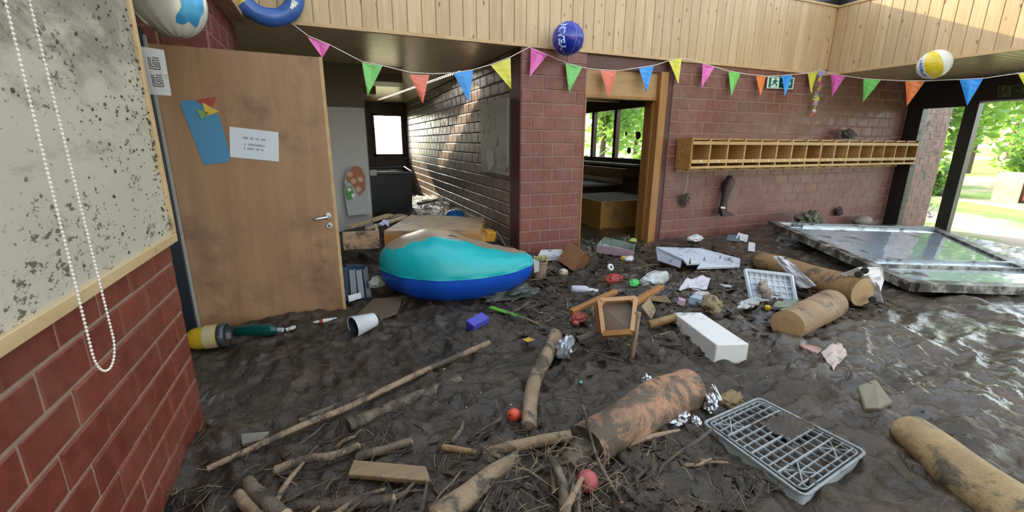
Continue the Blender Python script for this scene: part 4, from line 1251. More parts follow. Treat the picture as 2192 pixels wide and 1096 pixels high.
wood_log('log', 'thick muddy log with peeling orange bark beside the crate lid', 'log', (0.974, 1.438, 0.075), (1.745, 1.613, 0.110), .105, .108, M['log_orange'], M['stick_grey'], 1, (0, 0, .02), 20, 22, .13)
wood_log('log', 'short peeled tan log in front of the white basket', 'log', (3.076, 2.014, 0.100), (3.860, 2.180, 0.110), .118, .122, M['log_tan'], M['cut'], 2, n=24, lump=.05)
wood_log('log', 'long brown log lying behind the short peeled log', 'log', (4.487, 3.407, 0.130), (4.249, 2.171, 0.160), .105, .125, M['log_brown'], M['cut'], 3, n=24, lump=.06)
wood_log('log', 'pale yellow log at the lower right corner', 'log', (2.495, 0.957, 0.080), (2.245, 0.456, 0.070), .085, .105, M['log_yellow'], M['cut'], 4, n=24, lump=.08, segs=20)
wood_log('branch', 'pale upright branch rising behind the orange ball', 'branch', (1.393, 2.546, 0.060), (0.789, 1.677, 0.050), .052, .036, M['stick_pale'], M['stick_grey'], 5, mids=[(1.207, 2.298, 0.060), (1.041, 2.109, 0.060), (0.907, 1.904, 0.055)], segs=22, cuts=(True, False))
wood_log('pole', 'long thin peeled pole crossing the left foreground mud', 'pole', (-0.607, 1.963, 0.030), (0.916, 2.628, 0.050), .013, .021, M['stick_pale'], M['splinter'], 6, mids=[(-0.409, 2.051, 0.035), (-0.213, 2.134, 0.040), (0.012, 2.201, 0.050), (0.397, 2.397, 0.050)], segs=34, n=12)
wood_log('pole', 'dark half-buried pole behind the long peeled pole', 'pole', (-0.264, 2.220, 0.005), (0.066, 2.334, 0.015), .016, .016, M['stick_grey'], M['stick_dark'], 7, n=10)
wood_log('plank', 'flat muddy slab of bark in front of the long pole', 'plank', (-0.031, 2.078, 0.010), (0.608, 2.269, 0.020), .040, .030, M['stick_grey'], M['stick_dark'], 8, n=12, lump=.25)
wood_log('branch', 'pale curved stick left of the small board', 'branch', (-0.336, 1.841, 0.030), (0.009, 1.872, 0.030), .020, .018, M['stick_pale'], M['splinter'], 9, mids=[(-0.223, 1.860, 0.035), (-0.098, 1.835, 0.040)], n=10, cuts=(False, False))
wood_log('branch', 'grey stick just above the small board', 'branch', (-0.002, 1.806, 0.020), (0.240, 1.814, 0.030), .022, .020, M['stick_grey'], M['splinter'], 10, n=10, lump=.2, cuts=(False, False))
wood_log('branch', 'thin orange stick pointing at the split stick', 'branch', (0.364, 1.694, 0.050), (0.580, 1.538, 0.050), .016, .012, M['log_brown'], M['splinter'], 11, n=10, cuts=(False, False))
wood_log('branch', 'stout pale stick leaning against the muddy log', 'branch', (0.530, 1.604, 0.040), (0.922, 1.501, 0.090), .022, .030, M['stick_pale'], M['cut'], 12, n=12, lump=.14)
wood_log('branch', 'rough split stick at the bottom centre', 'branch', (0.248, 1.309, 0.060), (0.636, 1.476, 0.080), .046, .030, M['stick_pale'], M['splinter'], 13, n=12, lump=.24, segs=20, cuts=(False, True))
wood_log('branch', 'narrow pale stick beside the rough split stick', 'branch', (0.420, 1.282, 0.030), (0.584, 1.439, 0.050), .020, .015, M['stick_grey'], M['splinter'], 14, n=10, cuts=(False, False))
wood_log('branch', 'grey forked stick at the bottom left of the pink ball', 'branch', (0.692, 1.139, 0.050), (0.755, 1.377, 0.110), .024, .018, M['stick_grey'], M['splinter'], 15, n=12, lump=.16, mids=[(0.739, 1.245, 0.090)], cuts=(False, False))
wood_log('branch', 'light stick crossing in front of the pink ball', 'branch', (0.663, 1.130, 0.060), (0.814, 1.226, 0.120), .017, .010, M['stick_pale'], M['splinter'], 16, n=10, cuts=(False, False))
wood_log('twig', 'long thin twig in front of the muddy log', 'twig', (1.032, 1.582, 0.170), (0.939, 1.133, 0.040), .006, .009, M['stick_grey'], M['splinter'], 17, mids=[(0.961, 1.409, 0.160), (0.941, 1.306, 0.100)], n=8, segs=20, cuts=(False, False))
wood_log('branch', 'broken stub with a torn yellow end at the lower left', 'branch', (-0.278, 1.533, 0.050), (-0.422, 1.775, 0.050), .034, .030, M['stick_grey'], M['splinter'], 18, n=12, lump=.2, cuts=(False, True))
wood_log('branch', 'second broken stub beside the lower left brick corner', 'branch', (-0.346, 1.549, 0.040), (-0.454, 1.728, 0.050), .026, .020, M['stick_pale'], M['splinter'], 19, n=12, lump=.2, cuts=(False, False))
wood_log('branch', 'half-buried brown root below the small board', 'branch', (-0.230, 1.596, 0.020), (0.114, 1.479, 0.040), .032, .024, M['stick_dark'], M['splinter'], 20, n=12, lump=.25, mids=[(-0.060, 1.525, 0.040)], cuts=(False, False))
wood_log('branch', 'grey root stump where the sticks meet the muddy log', 'branch', (0.844, 1.389, 0.030), (0.993, 1.451, 0.060), .055, .050, M['stick_grey'], M['stick_dark'], 21, n=14, lump=.25, cuts=(False, False))
wood_log('branch', 'dark broken bar resting across the overturned stool', 'branch', (1.478, 2.385, 0.080), (1.864, 2.399, 0.160), .026, .020, M['stick_dark'], M['stick_grey'], 22, n=10, cuts=(True, True))
wood_log('branch', 'thin dark stick lying right of the small orange ball', 'branch', (0.454, 1.724, 0.020), (0.695, 1.817, 0.030), .010, .008, M['stick_grey'], M['splinter'], 23, n=8, cuts=(False, False))
wood_log('branch', 'short pale stick between the stool and the foam block', 'branch', (2.191, 2.462, 0.030), (2.528, 2.611, 0.060), .012, .009, M['stick_pale'], M['splinter'], 24, n=8, cuts=(False, False))
wood_log('branch', 'thin stick leaning at the left of the overturned stool', 'branch', (1.779, 3.045, 0.030), (1.786, 3.086, 0.100), .010, .007, M['stick_pale'], M['splinter'], 25, n=8, cuts=(False, False))

def board_thing(name, label, cat, pts, th, mat, group=None, n_=(0, 0, 1), bev=.004):
    pts = [Vector(p) for p in pts]
    c = sum(pts, Vector()) / len(pts)
    o = obj(name, MB().slab(pts, th, n_ if n_ is None else Vector(n_)), mat, loc=c)
    if bev: bevel(o, bev)
    return tag(o, label, cat, group)
plank_w = wood('plank_wood', (0.26, 0.18, 0.095), (0.19, 0.125, 0.062), (1.5, 6, 6), 3, 0.5, dirt=0.12)
board_thing('plank', 'small brown wooden board lying in the foreground sticks', 'board', [(-0.019, 1.748, 0.050), (0.264, 1.579, 0.060), (0.266, 1.497, 0.050), (-0.045, 1.677, 0.040)], .022, plank_w)
board_thing('plank', 'little grey board end beside the long pole', 'board', [(-0.508, 2.149, 0.040), (-0.383, 2.121, 0.040), (-0.413, 2.077, 0.030), (-0.496, 2.090, 0.020)], .02, plain('grey_board', (0.22, 0.21, 0.17), 0.6, (0.16, 0.15, 0.12), 8, dirt=0.15))

# ---- bean bag: teal top, blue base
bagc = Vector((1.03, 3.93, -0.02))
def bag(u, v):
    a = 2 * PI * u
    vv = (v - 0.5) * PI * 0.99
    ca, sa = math.cos(a), math.sin(a)
    ex = 0.62
    cs = max(0.0, math.cos(vv)) ** ex
    sn = math.copysign(abs(math.sin(vv)) ** 0.9, vv)
    right = float(sstep(-0.55, 1.0, ca)) * min(1.0, cs * 1.3)
    rx = 0.70 + 0.07 * right; ry = 0.52
    x = rx * ca * cs; y = ry * sa * cs * (1 - .20 * right)
    ht = (0.255 - 0.125 * right) if vv > 0 else 0.335
    z = 0.335 + sn * ht - 0.03 * right
    if vv > 0:
        z += 0.030 * math.exp(-((x + .20) / .34) ** 2 - ((y - .12) / .34) ** 2)
        z -= 0.060 * math.exp(-((x - .10) / .22) ** 2 - ((y - .06) / .18) ** 2)
        z -= 0.035 * math.exp(-((x - .42) / .20) ** 2 - ((y - .02) / .16) ** 2)
        z += .005 * math.sin(19 * a + 9 * vv) * math.exp(-((vv - .5) / .35) ** 2) + .007 * math.sin(21 * x + 5 * y) * float(sstep(.7, 1.3, vv))
    else:
        x *= 1 + .012 * math.sin(13 * a); y *= 1 + .012 * math.sin(13 * a)
    # the seam sags towards the front
    z -= 0.045 * math.exp(-(vv / .35) ** 2) * max(0.0, -sa)
    th = -0.20
    return bagc + Vector((x * math.cos(th) - y * math.sin(th), x * math.sin(th) + y * math.cos(th), z))
def bagmat(name, c, c2, top):
    m, n, l, b = newmat(name)
    v = coords(n, l, world=True)
    col = mixc(n, l, noise(n, l, v, 3, 4), c, c2)
    if top:   # silt left standing in the hollow of the seat
        g = n.new('ShaderNodeNewGeometry'); s = n.new('ShaderNodeSeparateXYZ'); l.new(g.outputs['Position'], s.inputs[0])
        mr = n.new('ShaderNodeMapRange'); mr.inputs[1].default_value = 3.66; mr.inputs[2].default_value = 3.80; mr.inputs[3].default_value = -0.35; mr.inputs[4].default_value = 0.13
        l.new(s.outputs[1], mr.inputs[0])
        ad = n.new('ShaderNodeMath'); ad.operation = 'ADD'; l.new(noise(n, l, v, 3.6, 5, 0.6, 0.6), ad.inputs[0]); l.new(mr.outputs[0], ad.inputs[1])
        nz = n.new('ShaderNodeSeparateXYZ'); l.new(g.outputs['Normal'], nz.inputs[0])
        m2 = n.new('ShaderNodeMapRange'); m2.inputs[1].default_value = 0.55; m2.inputs[2].default_value = 0.85; m2.inputs[3].default_value = -0.4; m2.inputs[4].default_value = 0.04
        l.new(nz.outputs[2], m2.inputs[0])
        a2 = n.new('ShaderNodeMath'); a2.operation = 'ADD'; l.new(ad.outputs[0], a2.inputs[0]); l.new(m2.outputs[0], a2.inputs[1])
        d = ramp(n, l, a2.outputs[0], [(0.50, 0.0), (0.56, 1.0)])
        col = mixc(n, l, d, col, (0.33, 0.245, 0.17))
    l.new(col, b.inputs['Base Color']); b.inputs['Roughness'].default_value = 0.36
    bump(n, l, b, noise(n, l, v, 26, 4), 0.10, 0.01)
    return m
bb_t = thing('bean_bag', 'big bean bag with teal top and blue base in the corridor mouth', 'bean bag', (bagc.x, bagc.y, 0))
teal = bagmat('bean_bag_teal', (0.003, 0.42, 0.45), (0.006, 0.36, 0.40), True)
blue = bagmat('bean_bag_blue', (0.005, 0.085, 0.55), (0.006, 0.070, 0.46), False)
SEAM = 0.5
obj('top_panel', MB().grid(lambda u, v: bag(u, SEAM + (1 - SEAM) * v), 72, 26, True), teal, bb_t, smooth=True)
obj('base_panel', MB().grid(lambda u, v: bag(u, .002 + (SEAM - .002) * v), 72, 20, True), blue, bb_t, smooth=True)
obj('seam', MB().tube([bag(k / 72, SEAM) for k in range(73)], .004, 5), teal, bb_t)
tabp = bag(0.985, SEAM)
obj('label_tab', MB().slab([tabp + Vector((0, -.02, .02)), tabp + Vector((.045, -.06, .0)), tabp + Vector((.05, -.055, -.10)), tabp + Vector((.01, -.03, -.12))], .004), plain('white_tab', (0.68, 0.68, 0.66), 0.5), bb_t)

# ---- foam block
sty = plain('white_foam', (0.70, 0.70, 0.70), 0.6, (0.60, 0.60, 0.60), 9, dirt=0.06, bmp=0.15, bs=60)
P = [Vector((2.359, 2.132, 0.000)), Vector((2.423, 1.825, 0.000))]
fz = mz(2.4, 2.0) - .01
a0 = Vector((2.228, 1.889, 0.000)); a1 = Vector((2.440, 1.818, 0.000)); l0 = Vector((2.352, 2.423, 0.000)); r0_ = l0 + (a1 - a0)
for q in (a0, a1, l0, r0_): q.z = -.02
up = Vector((0.0, 0.0, 0.155))
fo = obj('foam_block', MB().hexa([a0, a1, r0_, l0, a0 + up, a1 + up, r0_ + up * 1.02, l0 + up * 1.05]), sty, loc=(a0 + a1 + l0 + r0_) / 4)
bevel(fo, .008, 2)
tag(fo, 'white polystyrene foam block between the stool and the tan log', 'foam block')

# ---- crate lid: grey plastic grid
crm = plain('grey_crate_plastic', (0.30, 0.33, 0.35), 0.42, (0.22, 0.24, 0.25), 6, dirt=0.20, ds=7)
crk = [Vector((1.620, 1.389, 0.045)), Vector((1.627, 0.876, 0.045)), Vector((2.147, 0.945, 0.045)), Vector((2.086, 1.446, 0.040))]
cc = sum(crk, Vector()) / 4
ct = thing('crate_base', 'grey plastic crate with open grid base sunk in the mud', 'crate', cc - Vector((0, 0, .06)))
def cq(u, v, z=0.0): return crk[0] * (1 - u) * (1 - v) + crk[1] * u * (1 - v) + crk[2] * u * v + crk[3] * (1 - u) * v + Vector((0, 0, z))
cor = .06
loop = []
for (u, v, a) in ((cor, cor, PI), (1 - cor, cor, 1.5 * PI), (1 - cor, 1 - cor, 0), (cor, 1 - cor, .5 * PI)):
    for k in range(5):
        b = a + (PI / 2) * k / 4
        loop.append((u + cor * math.cos(b), v + cor * 1.0 * math.sin(b)))
loop.append(loop[0])
obj('rim', MB().tube([cq(u, v) for u, v in loop], .0075, 6), crm, ct)
obj('inner_rim', MB().tube([cq(.5 + (u - .5) * .93, .5 + (v - .5) * .90) for u, v in loop], .0045, 5), crm, ct)
sk = MB()
for i in range(len(loop) - 1):
    (u, v), (u2, v2) = loop[i], loop[i + 1]
    sk.add([cq(u, v), cq(u2, v2), cq(u2, v2, -.060), cq(u, v, -.060), cq(.5 + (u - .5) * .985, .5 + (v - .5) * .985, 0), cq(.5 + (u2 - .5) * .985, .5 + (v2 - .5) * .985, 0), cq(.5 + (u2 - .5) * .985, .5 + (v2 - .5) * .985, -.060), cq(.5 + (u - .5) * .985, .5 + (v - .5) * .985, -.060)],
           [(0, 1, 2, 3), (7, 6, 5, 4), (0, 4, 5, 1), (3, 2, 6, 7)])
obj('side_wall', sk, plain('pale_crate_side', (0.42, 0.47, 0.50), 0.4, dirt=0.15), ct)
for k in range(1, 12):
    u = k / 12.0
    obj('cross_rib', MB().beam(cq(u, .05), cq(u, .95), .005 if k % 3 else .009, .012), crm, ct)
for k in range(1, 9):
    v = k / 9.0
    obj('long_rib', MB().beam(cq(.035, v), cq(.965, v), .005 if k in (1, 8) else .0045, .012), crm, ct)
for (u, v, u2, v2) in ((.08, .12, .25, .33), (.08, .33, .25, .12), (.75, .67, .92, .88), (.75, .88, .92, .67), (.75, .12, .92, .33), (.75, .33, .92, .12)):
    obj('diagonal_rib', MB().beam(cq(u, v), cq(u2, v2), .005, .012), crm, ct)
mdp = MB()
def mudpatch(u, v):
    uu = .28 + .30 * u; vv = .52 + .46 * v
    return cq(uu, vv, .004 + .02 * math.sin(PI * u) * math.sin(PI * v) + .006 * math.sin(31 * u + 17 * v))
mdp.grid(mudpatch, 14, 12)
mp_ = obj('mud_smear', mdp, M['mud'], ct, smooth=True)

# ---- overturned stool
ow = wood('stool_orange_wood', (0.36, 0.165, 0.05), (0.28, 0.115, 0.03), (2, 2, 2), 6, 0.42, dirt=0.08)
pw = wood('stool_pale_wood', (0.50, 0.30, 0.15), (0.40, 0.22, 0.10), (2, 2, 2), 6, 0.45, dirt=0.10)
YS = 2.36
sb = Vector((1.816, 2.360, 0.006))
st = thing('stool', 'overturned wooden stool with pale apron and orange legs', 'stool', (sb.x, sb.y, 0.0))
f = [Vector((1.668, 2.420, 0.327)), Vector((1.880, 2.300, 0.357)), Vector((1.758, 2.160, 0.185)), Vector((1.621, 2.280, 0.143))]
nn = (f[1] - f[0]).cross(f[3] - f[0]).normalized()
if nn.y > 0: nn = -nn
def fbar(nm, a, b, w, dpt_, m): obj(nm, MB().beam(a, b, dpt_, w, up=nn.cross((b - a).normalized())), m, st)
ins = [p + (sum(f, Vector()) / 4 - p) * .0 for p in f]
fbar('apron', f[0], f[1], .028, .07, pw); fbar('apron', f[1], f[2], .028, .07, pw); fbar('apron', f[3], f[2], .035, .07, ow); fbar('apron', f[0], f[3], .028, .07, pw)
cback = -nn * .028
obj('seat', MB().slab([p + cback for p in f], .018, nn), wood('stool_seat_under', (0.17, 0.115, 0.075), (0.12, 0.08, 0.055), (1, 1, 6), 5, 0.5), st)
for i in (0, 1):
    a = f[i] + (f[(i + 1) % 4] - f[i]).normalized() * (.05 if i == 0 else 0) + (f[1] - f[0]).normalized() * (-.05 if i == 1 else 0)
    b = f[i] + (f[3 if i == 0 else 2] - f[i]).normalized() * .05
    obj('corner_block', MB().slab([f[i], a, b], .05, nn), pw, st)
obj('leg', MB().beam(Vector((1.831, 2.200, 0.305)), Vector((1.785, 2.176, -0.020)), .034, .034, cham=.006), M['stick_pale'], st)
obj('leg', MB().beam(Vector((1.489, 2.500, 0.243)), Vector((1.949, 2.620, 0.299)), .045, .035, cham=.006), ow, st)
obj('leg', MB().beam(Vector((1.933, 2.400, 0.273)), Vector((2.479, 2.720, 0.240)), .05, .04, cham=.006), ow, st)
obj('leg', MB().beam(Vector((1.669, 2.460, 0.295)), Vector((1.640, 2.340, 0.128)), .04, .035, cham=.006), ow, st)

# ---- fallen glazed door at the right
A, B_, C_, D_ = Vector((6.24, 4.60, .215)), Vector((9.35, 3.98, .03)), Vector((6.62, 1.62, .02)), Vector((5.10, 2.18, .085))
gd = thing('fallen_glass_door', 'muddy glazed door frame lying flat before the glass entrance', 'glass door', (A + B_ + C_ + D_) / 4 - Vector((0, 0, .08)))
frm = plain('muddy_white_frame', (0.42, 0.42, 0.38), 0.4, (0.32, 0.31, 0.27), 5, dirt=0.62, dirtc=(0.05, 0.042, 0.033), ds=6)
frb = plain('silver_frame', (0.55, 0.60, 0.66), 0.25, (0.42, 0.46, 0.52), 5, metal=0.6, dirt=0.22, ds=5)
def dq(u, v, z=0.0): return A * (1 - u) * (1 - v) + B_ * u * (1 - v) + C_ * u * v + D_ * (1 - u) * v + Vector((0, 0, z))
obj('side_rail', MB().beam(dq(0, 0), dq(0, 1), .11, .09), frm, gd)
obj('side_rail', MB().beam(dq(1, 0), dq(1, 1), .10, .08), frm, gd)
obj('end_rail', MB().beam(dq(0, .02), dq(1, .02), .10, .08), frb, gd)
obj('end_rail', MB().beam(dq(0, .985), dq(1, .985), .14, .08), frm, gd)
obj('middle_rail', MB().beam(dq(0, .70), dq(1, .70), .05, .08), frb, gd)
obj('middle_rail', MB().beam(dq(0, .78), dq(1, .78), .04, .075), frm, gd)
obj('inner_rail', MB().beam(dq(.14, .07), dq(1, .07), .03, .07), frb, gd)
def panemat():
    m, n, l, b = newmat('fallen_pane')
    v = coords(n, l, world=True)
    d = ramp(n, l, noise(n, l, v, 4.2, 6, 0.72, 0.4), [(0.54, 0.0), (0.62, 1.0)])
    col = mixc(n, l, d, (0.42, 0.50, 0.56), (0.06, 0.05, 0.038))  # pale blue base stands in for sky reflected in the glass
    l.new(col, b.inputs['Base Color'])
    l.new(ramp(n, l, d, [(0, 0.06), (1, 0.5)]), b.inputs['Roughness'])
    b.inputs['Specular IOR Level'].default_value = 0.9
    b.inputs['Coat Weight'].default_value = 0.5
    bump(n, l, b, d, 0.15, 0.01)
    return m
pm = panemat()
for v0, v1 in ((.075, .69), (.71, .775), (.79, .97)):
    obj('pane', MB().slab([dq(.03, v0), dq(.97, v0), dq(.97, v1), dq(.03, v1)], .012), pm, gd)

# ---- corridor debris: overturned table top, planks, crate, black tub, painted figure
tw = wood('table_wood', (0.42, 0.27, 0.14), (0.32, 0.19, 0.09), (1, 1, 1), 5, 0.5, dirt=0.40, dirtc=(0.19, 0.15, 0.11))
tb = thing('wooden_table', 'overturned muddy wooden table behind the bean bag', 'table', (1.2, 6.1, 0.2))
e0, e1, e2, e3 = Vector((0.509, 5.057, 0.400)), Vector((1.583, 4.814, 0.380)), Vector((2.009, 5.886, 0.340)), Vector((1.033, 6.339, 0.360))
obj('table_top', MB().slab([e0, e1, e2, e3], .04, (0, 0, 1)), tw, tb)
owl = wood('orange_side', (0.44, 0.22, 0.075), (0.34, 0.155, 0.045), (1, 1, 4), 5, 0.4, dirt=0.1)
obj('apron', MB().slab([e0 - Vector((0, 0, .02)), e1 - Vector((0, 0, .02)), e1 - Vector((0, 0, .22)), e0 - Vector((0, 0, .24))], .03, None), owl, tb)
obj('apron', MB().slab([e1 - Vector((0, 0, .02)), e2 - Vector((0, 0, .02)), e2 - Vector((0, 0, .20)), e1 - Vector((0, 0, .22))], .03, None), owl, tb)
for p in (e0, e1): obj('leg', MB().beam(p + Vector((.05, .05, -.02)), p + Vector((.05, .05, -.36)), .05, .05), owl, tb)
ply = wood('pale_ply', (0.50, 0.38, 0.22), (0.40, 0.29, 0.16), (2, 1, 4), 4, 0.5, dirt=0.18)
def plank3(label, p0, p1, w, th, mat):
    p0, p1 = Vector(p0), Vector(p1)
    o = obj('plank', MB().beam(p0, p1, w, th, cham=.002), mat, loc=(p0 + p1) / 2)
    return tag(o, label, 'plank')
plank3('long pale plank on top of the corridor debris', (0.164, 5.900, 0.338), (0.745, 6.400, 0.387), .10, .035, ply)
plank3('short pale plank with a blue rag on the corridor debris', (0.366, 5.700, 0.336), (0.917, 6.100, 0.397), .07, .03, ply)
plank3('brown plank behind the pale planks in the corridor', (0.708, 6.500, 0.333), (0.979, 6.600, 0.330), .22, .04, tw)
bx = thing('drawer_box', 'muddy wooden drawer box right beside the open door edge', 'drawer', (0.33, 4.9, 0.2))
g0, g1 = Vector((0.064, 4.750, 0.495)), Vector((0.427, 4.750, 0.485))
obj('front_panel', MB().hexa([g0 + Vector((0, 0, -.19)), g1 + Vector((0, 0, -.19)), g1 + Vector((0, .03, -.19)), g0 + Vector((0, .03, -.19)), g0, g1, g1 + Vector((0, .03, 0)), g0 + Vector((0, .03, 0))]), wood('drawer_wood', (0.46, 0.29, 0.18), (0.36, 0.21, 0.12), (1, 4, 4), 4, 0.5, dirt=0.35, dirtc=(0.05, 0.042, 0.035), ds=7), bx)
obj('side_panel', MB().hexa([g1 + Vector((-.03, .03, -.19)), g1 + Vector((0, .03, -.19)), g1 + Vector((.02, .45, -.19)), g1 + Vector((-.01, .45, -.19)), g1 + Vector((-.03, .03, 0)), g1 + Vector((0, .03, 0)), g1 + Vector((.02, .45, 0)), g1 + Vector((-.01, .45, 0))]), tw, bx)
obj('bottom_panel', MB().box((g0.x, g0.y + .03, g0.z - .19), (g1.x, g0.y + .45, g0.z - .175)), tw, bx)
yc = plain('ochre_plastic', (0.52, 0.26, 0.03), 0.4, (0.44, 0.20, 0.02), 5, dirt=0.05)
oc = Vector((1.788, 5.100, 0.257))
oo = obj('toy_block', MB().box((-.075, -.06, -.060), (.075, .06, .075)).xf(Matrix.Translation(oc) @ Euler((.2, .15, .25)).to_matrix().to_4x4()), yc, loc=oc)
bevel(oo, .012, 3); tag(oo, 'ochre yellow block behind the right end of the bean bag', 'block')
wood_log('bar', 'thin grey bar leaning beside the ochre block', 'bar', (1.877, 5.050, 0.321), (1.978, 4.950, 0.110), .010, .010, M['stick_grey'], M['stick_grey'], 61, n=8)
# black tub
blk = plain('black_plastic', (0.012, 0.014, 0.018), 0.35, (0.02, 0.024, 0.03), 4, dirt=0.05)
tx0, tx1, ty0, ty1, tz0, tz1 = 0.60, 1.46, 8.6, 9.5, -.1, 0.83
tub = thing('black_bin', 'large open black tub in the corridor', 'tub', ((tx0 + tx1) / 2, (ty0 + ty1) / 2, .1))
ins_ = .06
def tubwall(a, b, c_, d_): return MB().slab([a, b, c_, d_], .025)
bw = .05
b0 = [(tx0 + bw, ty0 + bw, tz0), (tx1 - bw, ty0 + bw, tz0), (tx1 - bw, ty1 - bw, tz0), (tx0 + bw, ty1 - bw, tz0)]
t0 = [(tx0, ty0, tz1), (tx1, ty0, tz1), (tx1, ty1, tz1 + .05), (tx0, ty1, tz1 + .05)]
for i in range(4):
    j = (i + 1) % 4
    obj('side', tubwall(b0[i], b0[j], t0[j], t0[i]), blk, tub)
obj('rim', MB().tube([Vector(p) for p in t0] + [Vector(t0[0])], .035, 8), plain('bin_rim', (0.05, 0.055, 0.06), 0.3), tub)
obj('bottom', MB().slab([Vector(p) for p in b0], .02), blk, tub)
pc = tag(obj('cardboard_sheet', MB().slab([(0.75, 8.75, .74), (1.3, 8.8, .76), (1.25, 9.3, .86), (0.85, 9.3, .84)], .01), plain('cardboard', (0.45, 0.41, 0.30), 0.7)), 'beige sheet lying inside the black tub', 'cardboard')
pc2 = tag(obj('white_carton', MB().box((0.62, 8.50, .80), (0.80, 8.58, .90)), plain('carton_white', (0.62, 0.62, 0.58), 0.6)), 'small white carton on the left rim of the black tub', 'carton')
# painted wooden figure leaning on the white panel
pf = thing('painted_figure', 'painted wooden cut-out figure with orange and green body leaning on the white wall', 'wooden figure', (0.323, 6.850, 0.343))
def pfy(pts, Yv, nm, mat, th=.02): obj(nm, MB().slab([Vector(p) for p in pts], th, (0, -1, 0)), mat, pf)
pfy([(0.183, 6.880, 0.843), (0.226, 6.880, 0.976), (0.297, 6.880, 1.056), (0.402, 6.880, 1.068), (0.476, 6.880, 1.013), (0.504, 6.880, 0.855), (0.479, 6.880, 0.344), (0.192, 6.880, 0.332), (0.171, 6.880, 0.625)], 6.88, 'body', plain('figure_grey', (0.40, 0.42, 0.42), 0.5, (0.30, 0.28, 0.25), 6, dirt=0.1))
pfy([(0.210, 6.865, 0.863), (0.253, 6.865, 0.990), (0.336, 6.865, 1.063), (0.425, 6.865, 1.041), (0.475, 6.865, 0.925), (0.466, 6.865, 0.719), (0.379, 6.865, 0.618), (0.294, 6.865, 0.793)], 6.86, 'orange_back', plain('figure_orange', (0.34, 0.10, 0.035), 0.5, (0.26, 0.08, 0.03), 5), .01)
for (a, b) in ((752, 375), (770, 385), (765, 403), (757, 388)):
    c = Vector((0.329, 6.850, 0.828)) + Vector(((a - 760) * .0076, 0, -(b - 390) * .0078))
    Mk = Matrix.Translation(c) @ Matrix.Rotation(PI / 2, 4, 'X')
    obj('spot', MB().lathe([(.042, -.004), (.042, .006)], 12, Mk), plain('figure_spot', (0.46, 0.30, 0.18), 0.5), pf)
pfy([(0.200, 6.855, 0.749), (0.273, 6.855, 0.774), (0.298, 6.855, 0.678), (0.264, 6.855, 0.583), (0.204, 6.855, 0.571), (0.186, 6.855, 0.661)], 6.85, 'green_face', plain('figure_green', (0.06, 0.22, 0.04), 0.5), .012)
for (a, b) in ((748, 406), (754, 417)):
    c = Vector((0.242, 6.845, 0.722)) + Vector(((a - 748) * .0076, 0, -(b - 406) * .0078))
    Mk = Matrix.Translation(c) @ Matrix.Rotation(PI / 2, 4, 'X')
    obj('eye', MB().lathe([(.026, -.004), (.026, .004), (.010, .0045)], 12, Mk), plain('figure_eye', (0.72, 0.74, 0.72), 0.4), pf)
# ceiling lamp and loose ceiling panel
lf = thing('ceiling_lamp', 'boxy brown lamp under the corridor ceiling', 'ceiling lamp', (1.0, 8.2, CEIL))
obj('housing', MB().box((0.80, 7.75, 2.36), (1.24, 8.35, CEIL)), plain('lamp_brown', (0.11, 0.055, 0.04), 0.5), lf)
obj('frame', MB().box((0.78, 7.73, 2.345), (1.26, 8.37, 2.362)), plain('lamp_frame', (0.20, 0.11, 0.09), 0.4), lf)
tag(obj('cable_box', MB().box((0.66, 9.6, 2.33), (1.0, 10.1, CEIL)), plain('cable_box_wood', (0.42, 0.20, 0.09), 0.5)), 'small brown box under the ceiling beyond the lamp', 'box')
# board mounted on the corridor wall
wbm = plain('corridor_board', (0.34, 0.32, 0.28), 0.5, (0.26, 0.24, 0.21), 2, dirt=0.15)
cb = tag(obj('notice_board', MB().box((XC - 0.034, 5.30, 0.99), (XC - 0.004, 6.36, 1.945)), wbm), 'plain grey board fixed to the corridor brick wall', 'board')
dd = tag(obj('drawing_sheet', MB().slab([(2.112, 6.054, 1.320), (2.112, 5.800, 1.299), (2.112, 5.765, 1.111), (2.112, 5.981, 0.996), (2.112, 6.098, 1.175)], .003, (-1, 0, 0)), plain('drawing_paper', (0.42, 0.42, 0.40), 0.6)), 'pale paper cut-out stuck on the grey corridor board', 'paper cutout')
# second room: wooden chest with wet top, low bench
ch_w = wood('chest_wood', (0.40, 0.21, 0.055), (0.31, 0.15, 0.036), (1, 1, 1), 4, 0.42, dirt=0.08)
h0 = Vector((4.094, 6.051, 0.000)); cht = thing('wooden_chest', 'wooden chest standing in the room behind the doorway', 'chest', (h0.x + .6, h0.y + .4, 0))
hx, hy = h0.x, h0.y
obj('front_panel', MB().box((hx, hy, -.1), (hx + 1.5, hy + .03, .47)), ch_w, cht)
obj('side_panel', MB().box((hx, hy + .03, -.1), (hx + .03, hy + 1.5, .47)), ch_w, cht)
obj('lid', MB().box((hx + .03, hy + .03, .40), (hx + 1.5, hy + 1.5, .43)), wood('chest_lid', (0.16, 0.09, 0.035), (0.11, 0.06, 0.025), (1, 1, 1), 4, 0.8), cht)
wt = tag(obj('wet_table', MB().box((hx - .35, hy + 1.9, .52), (hx + 1.7, hy + 3.4, .56)), plain('wet_grey_top', (0.50, 0.55, 0.57), 0.12, (0.40, 0.42, 0.40), 3, dirt=0.15)), 'wet shiny table top behind the wooden chest', 'table')  # pale blue-grey colour stands in for the reflection on the wet top
bn = thing('low_bench', 'low wooden bench with pipe under the far window', 'bench', (XW - .3, 9.5, .4))
obj('bench_board', MB().box((XW - .45, 7.75, .68), (XW - .01, 12.0, .88)), wood('bench_brown', (0.34, 0.19, 0.08), (0.25, 0.135, 0.055), (1, 1, 1), 4, 0.4), bn)
obj('pipe', MB().tube([(XW - .52, 7.75, .62), (XW - .52, 12.0, .62)], .06, 12), plain('pipe_tan', (0.55, 0.45, 0.29), 0.4), bn)
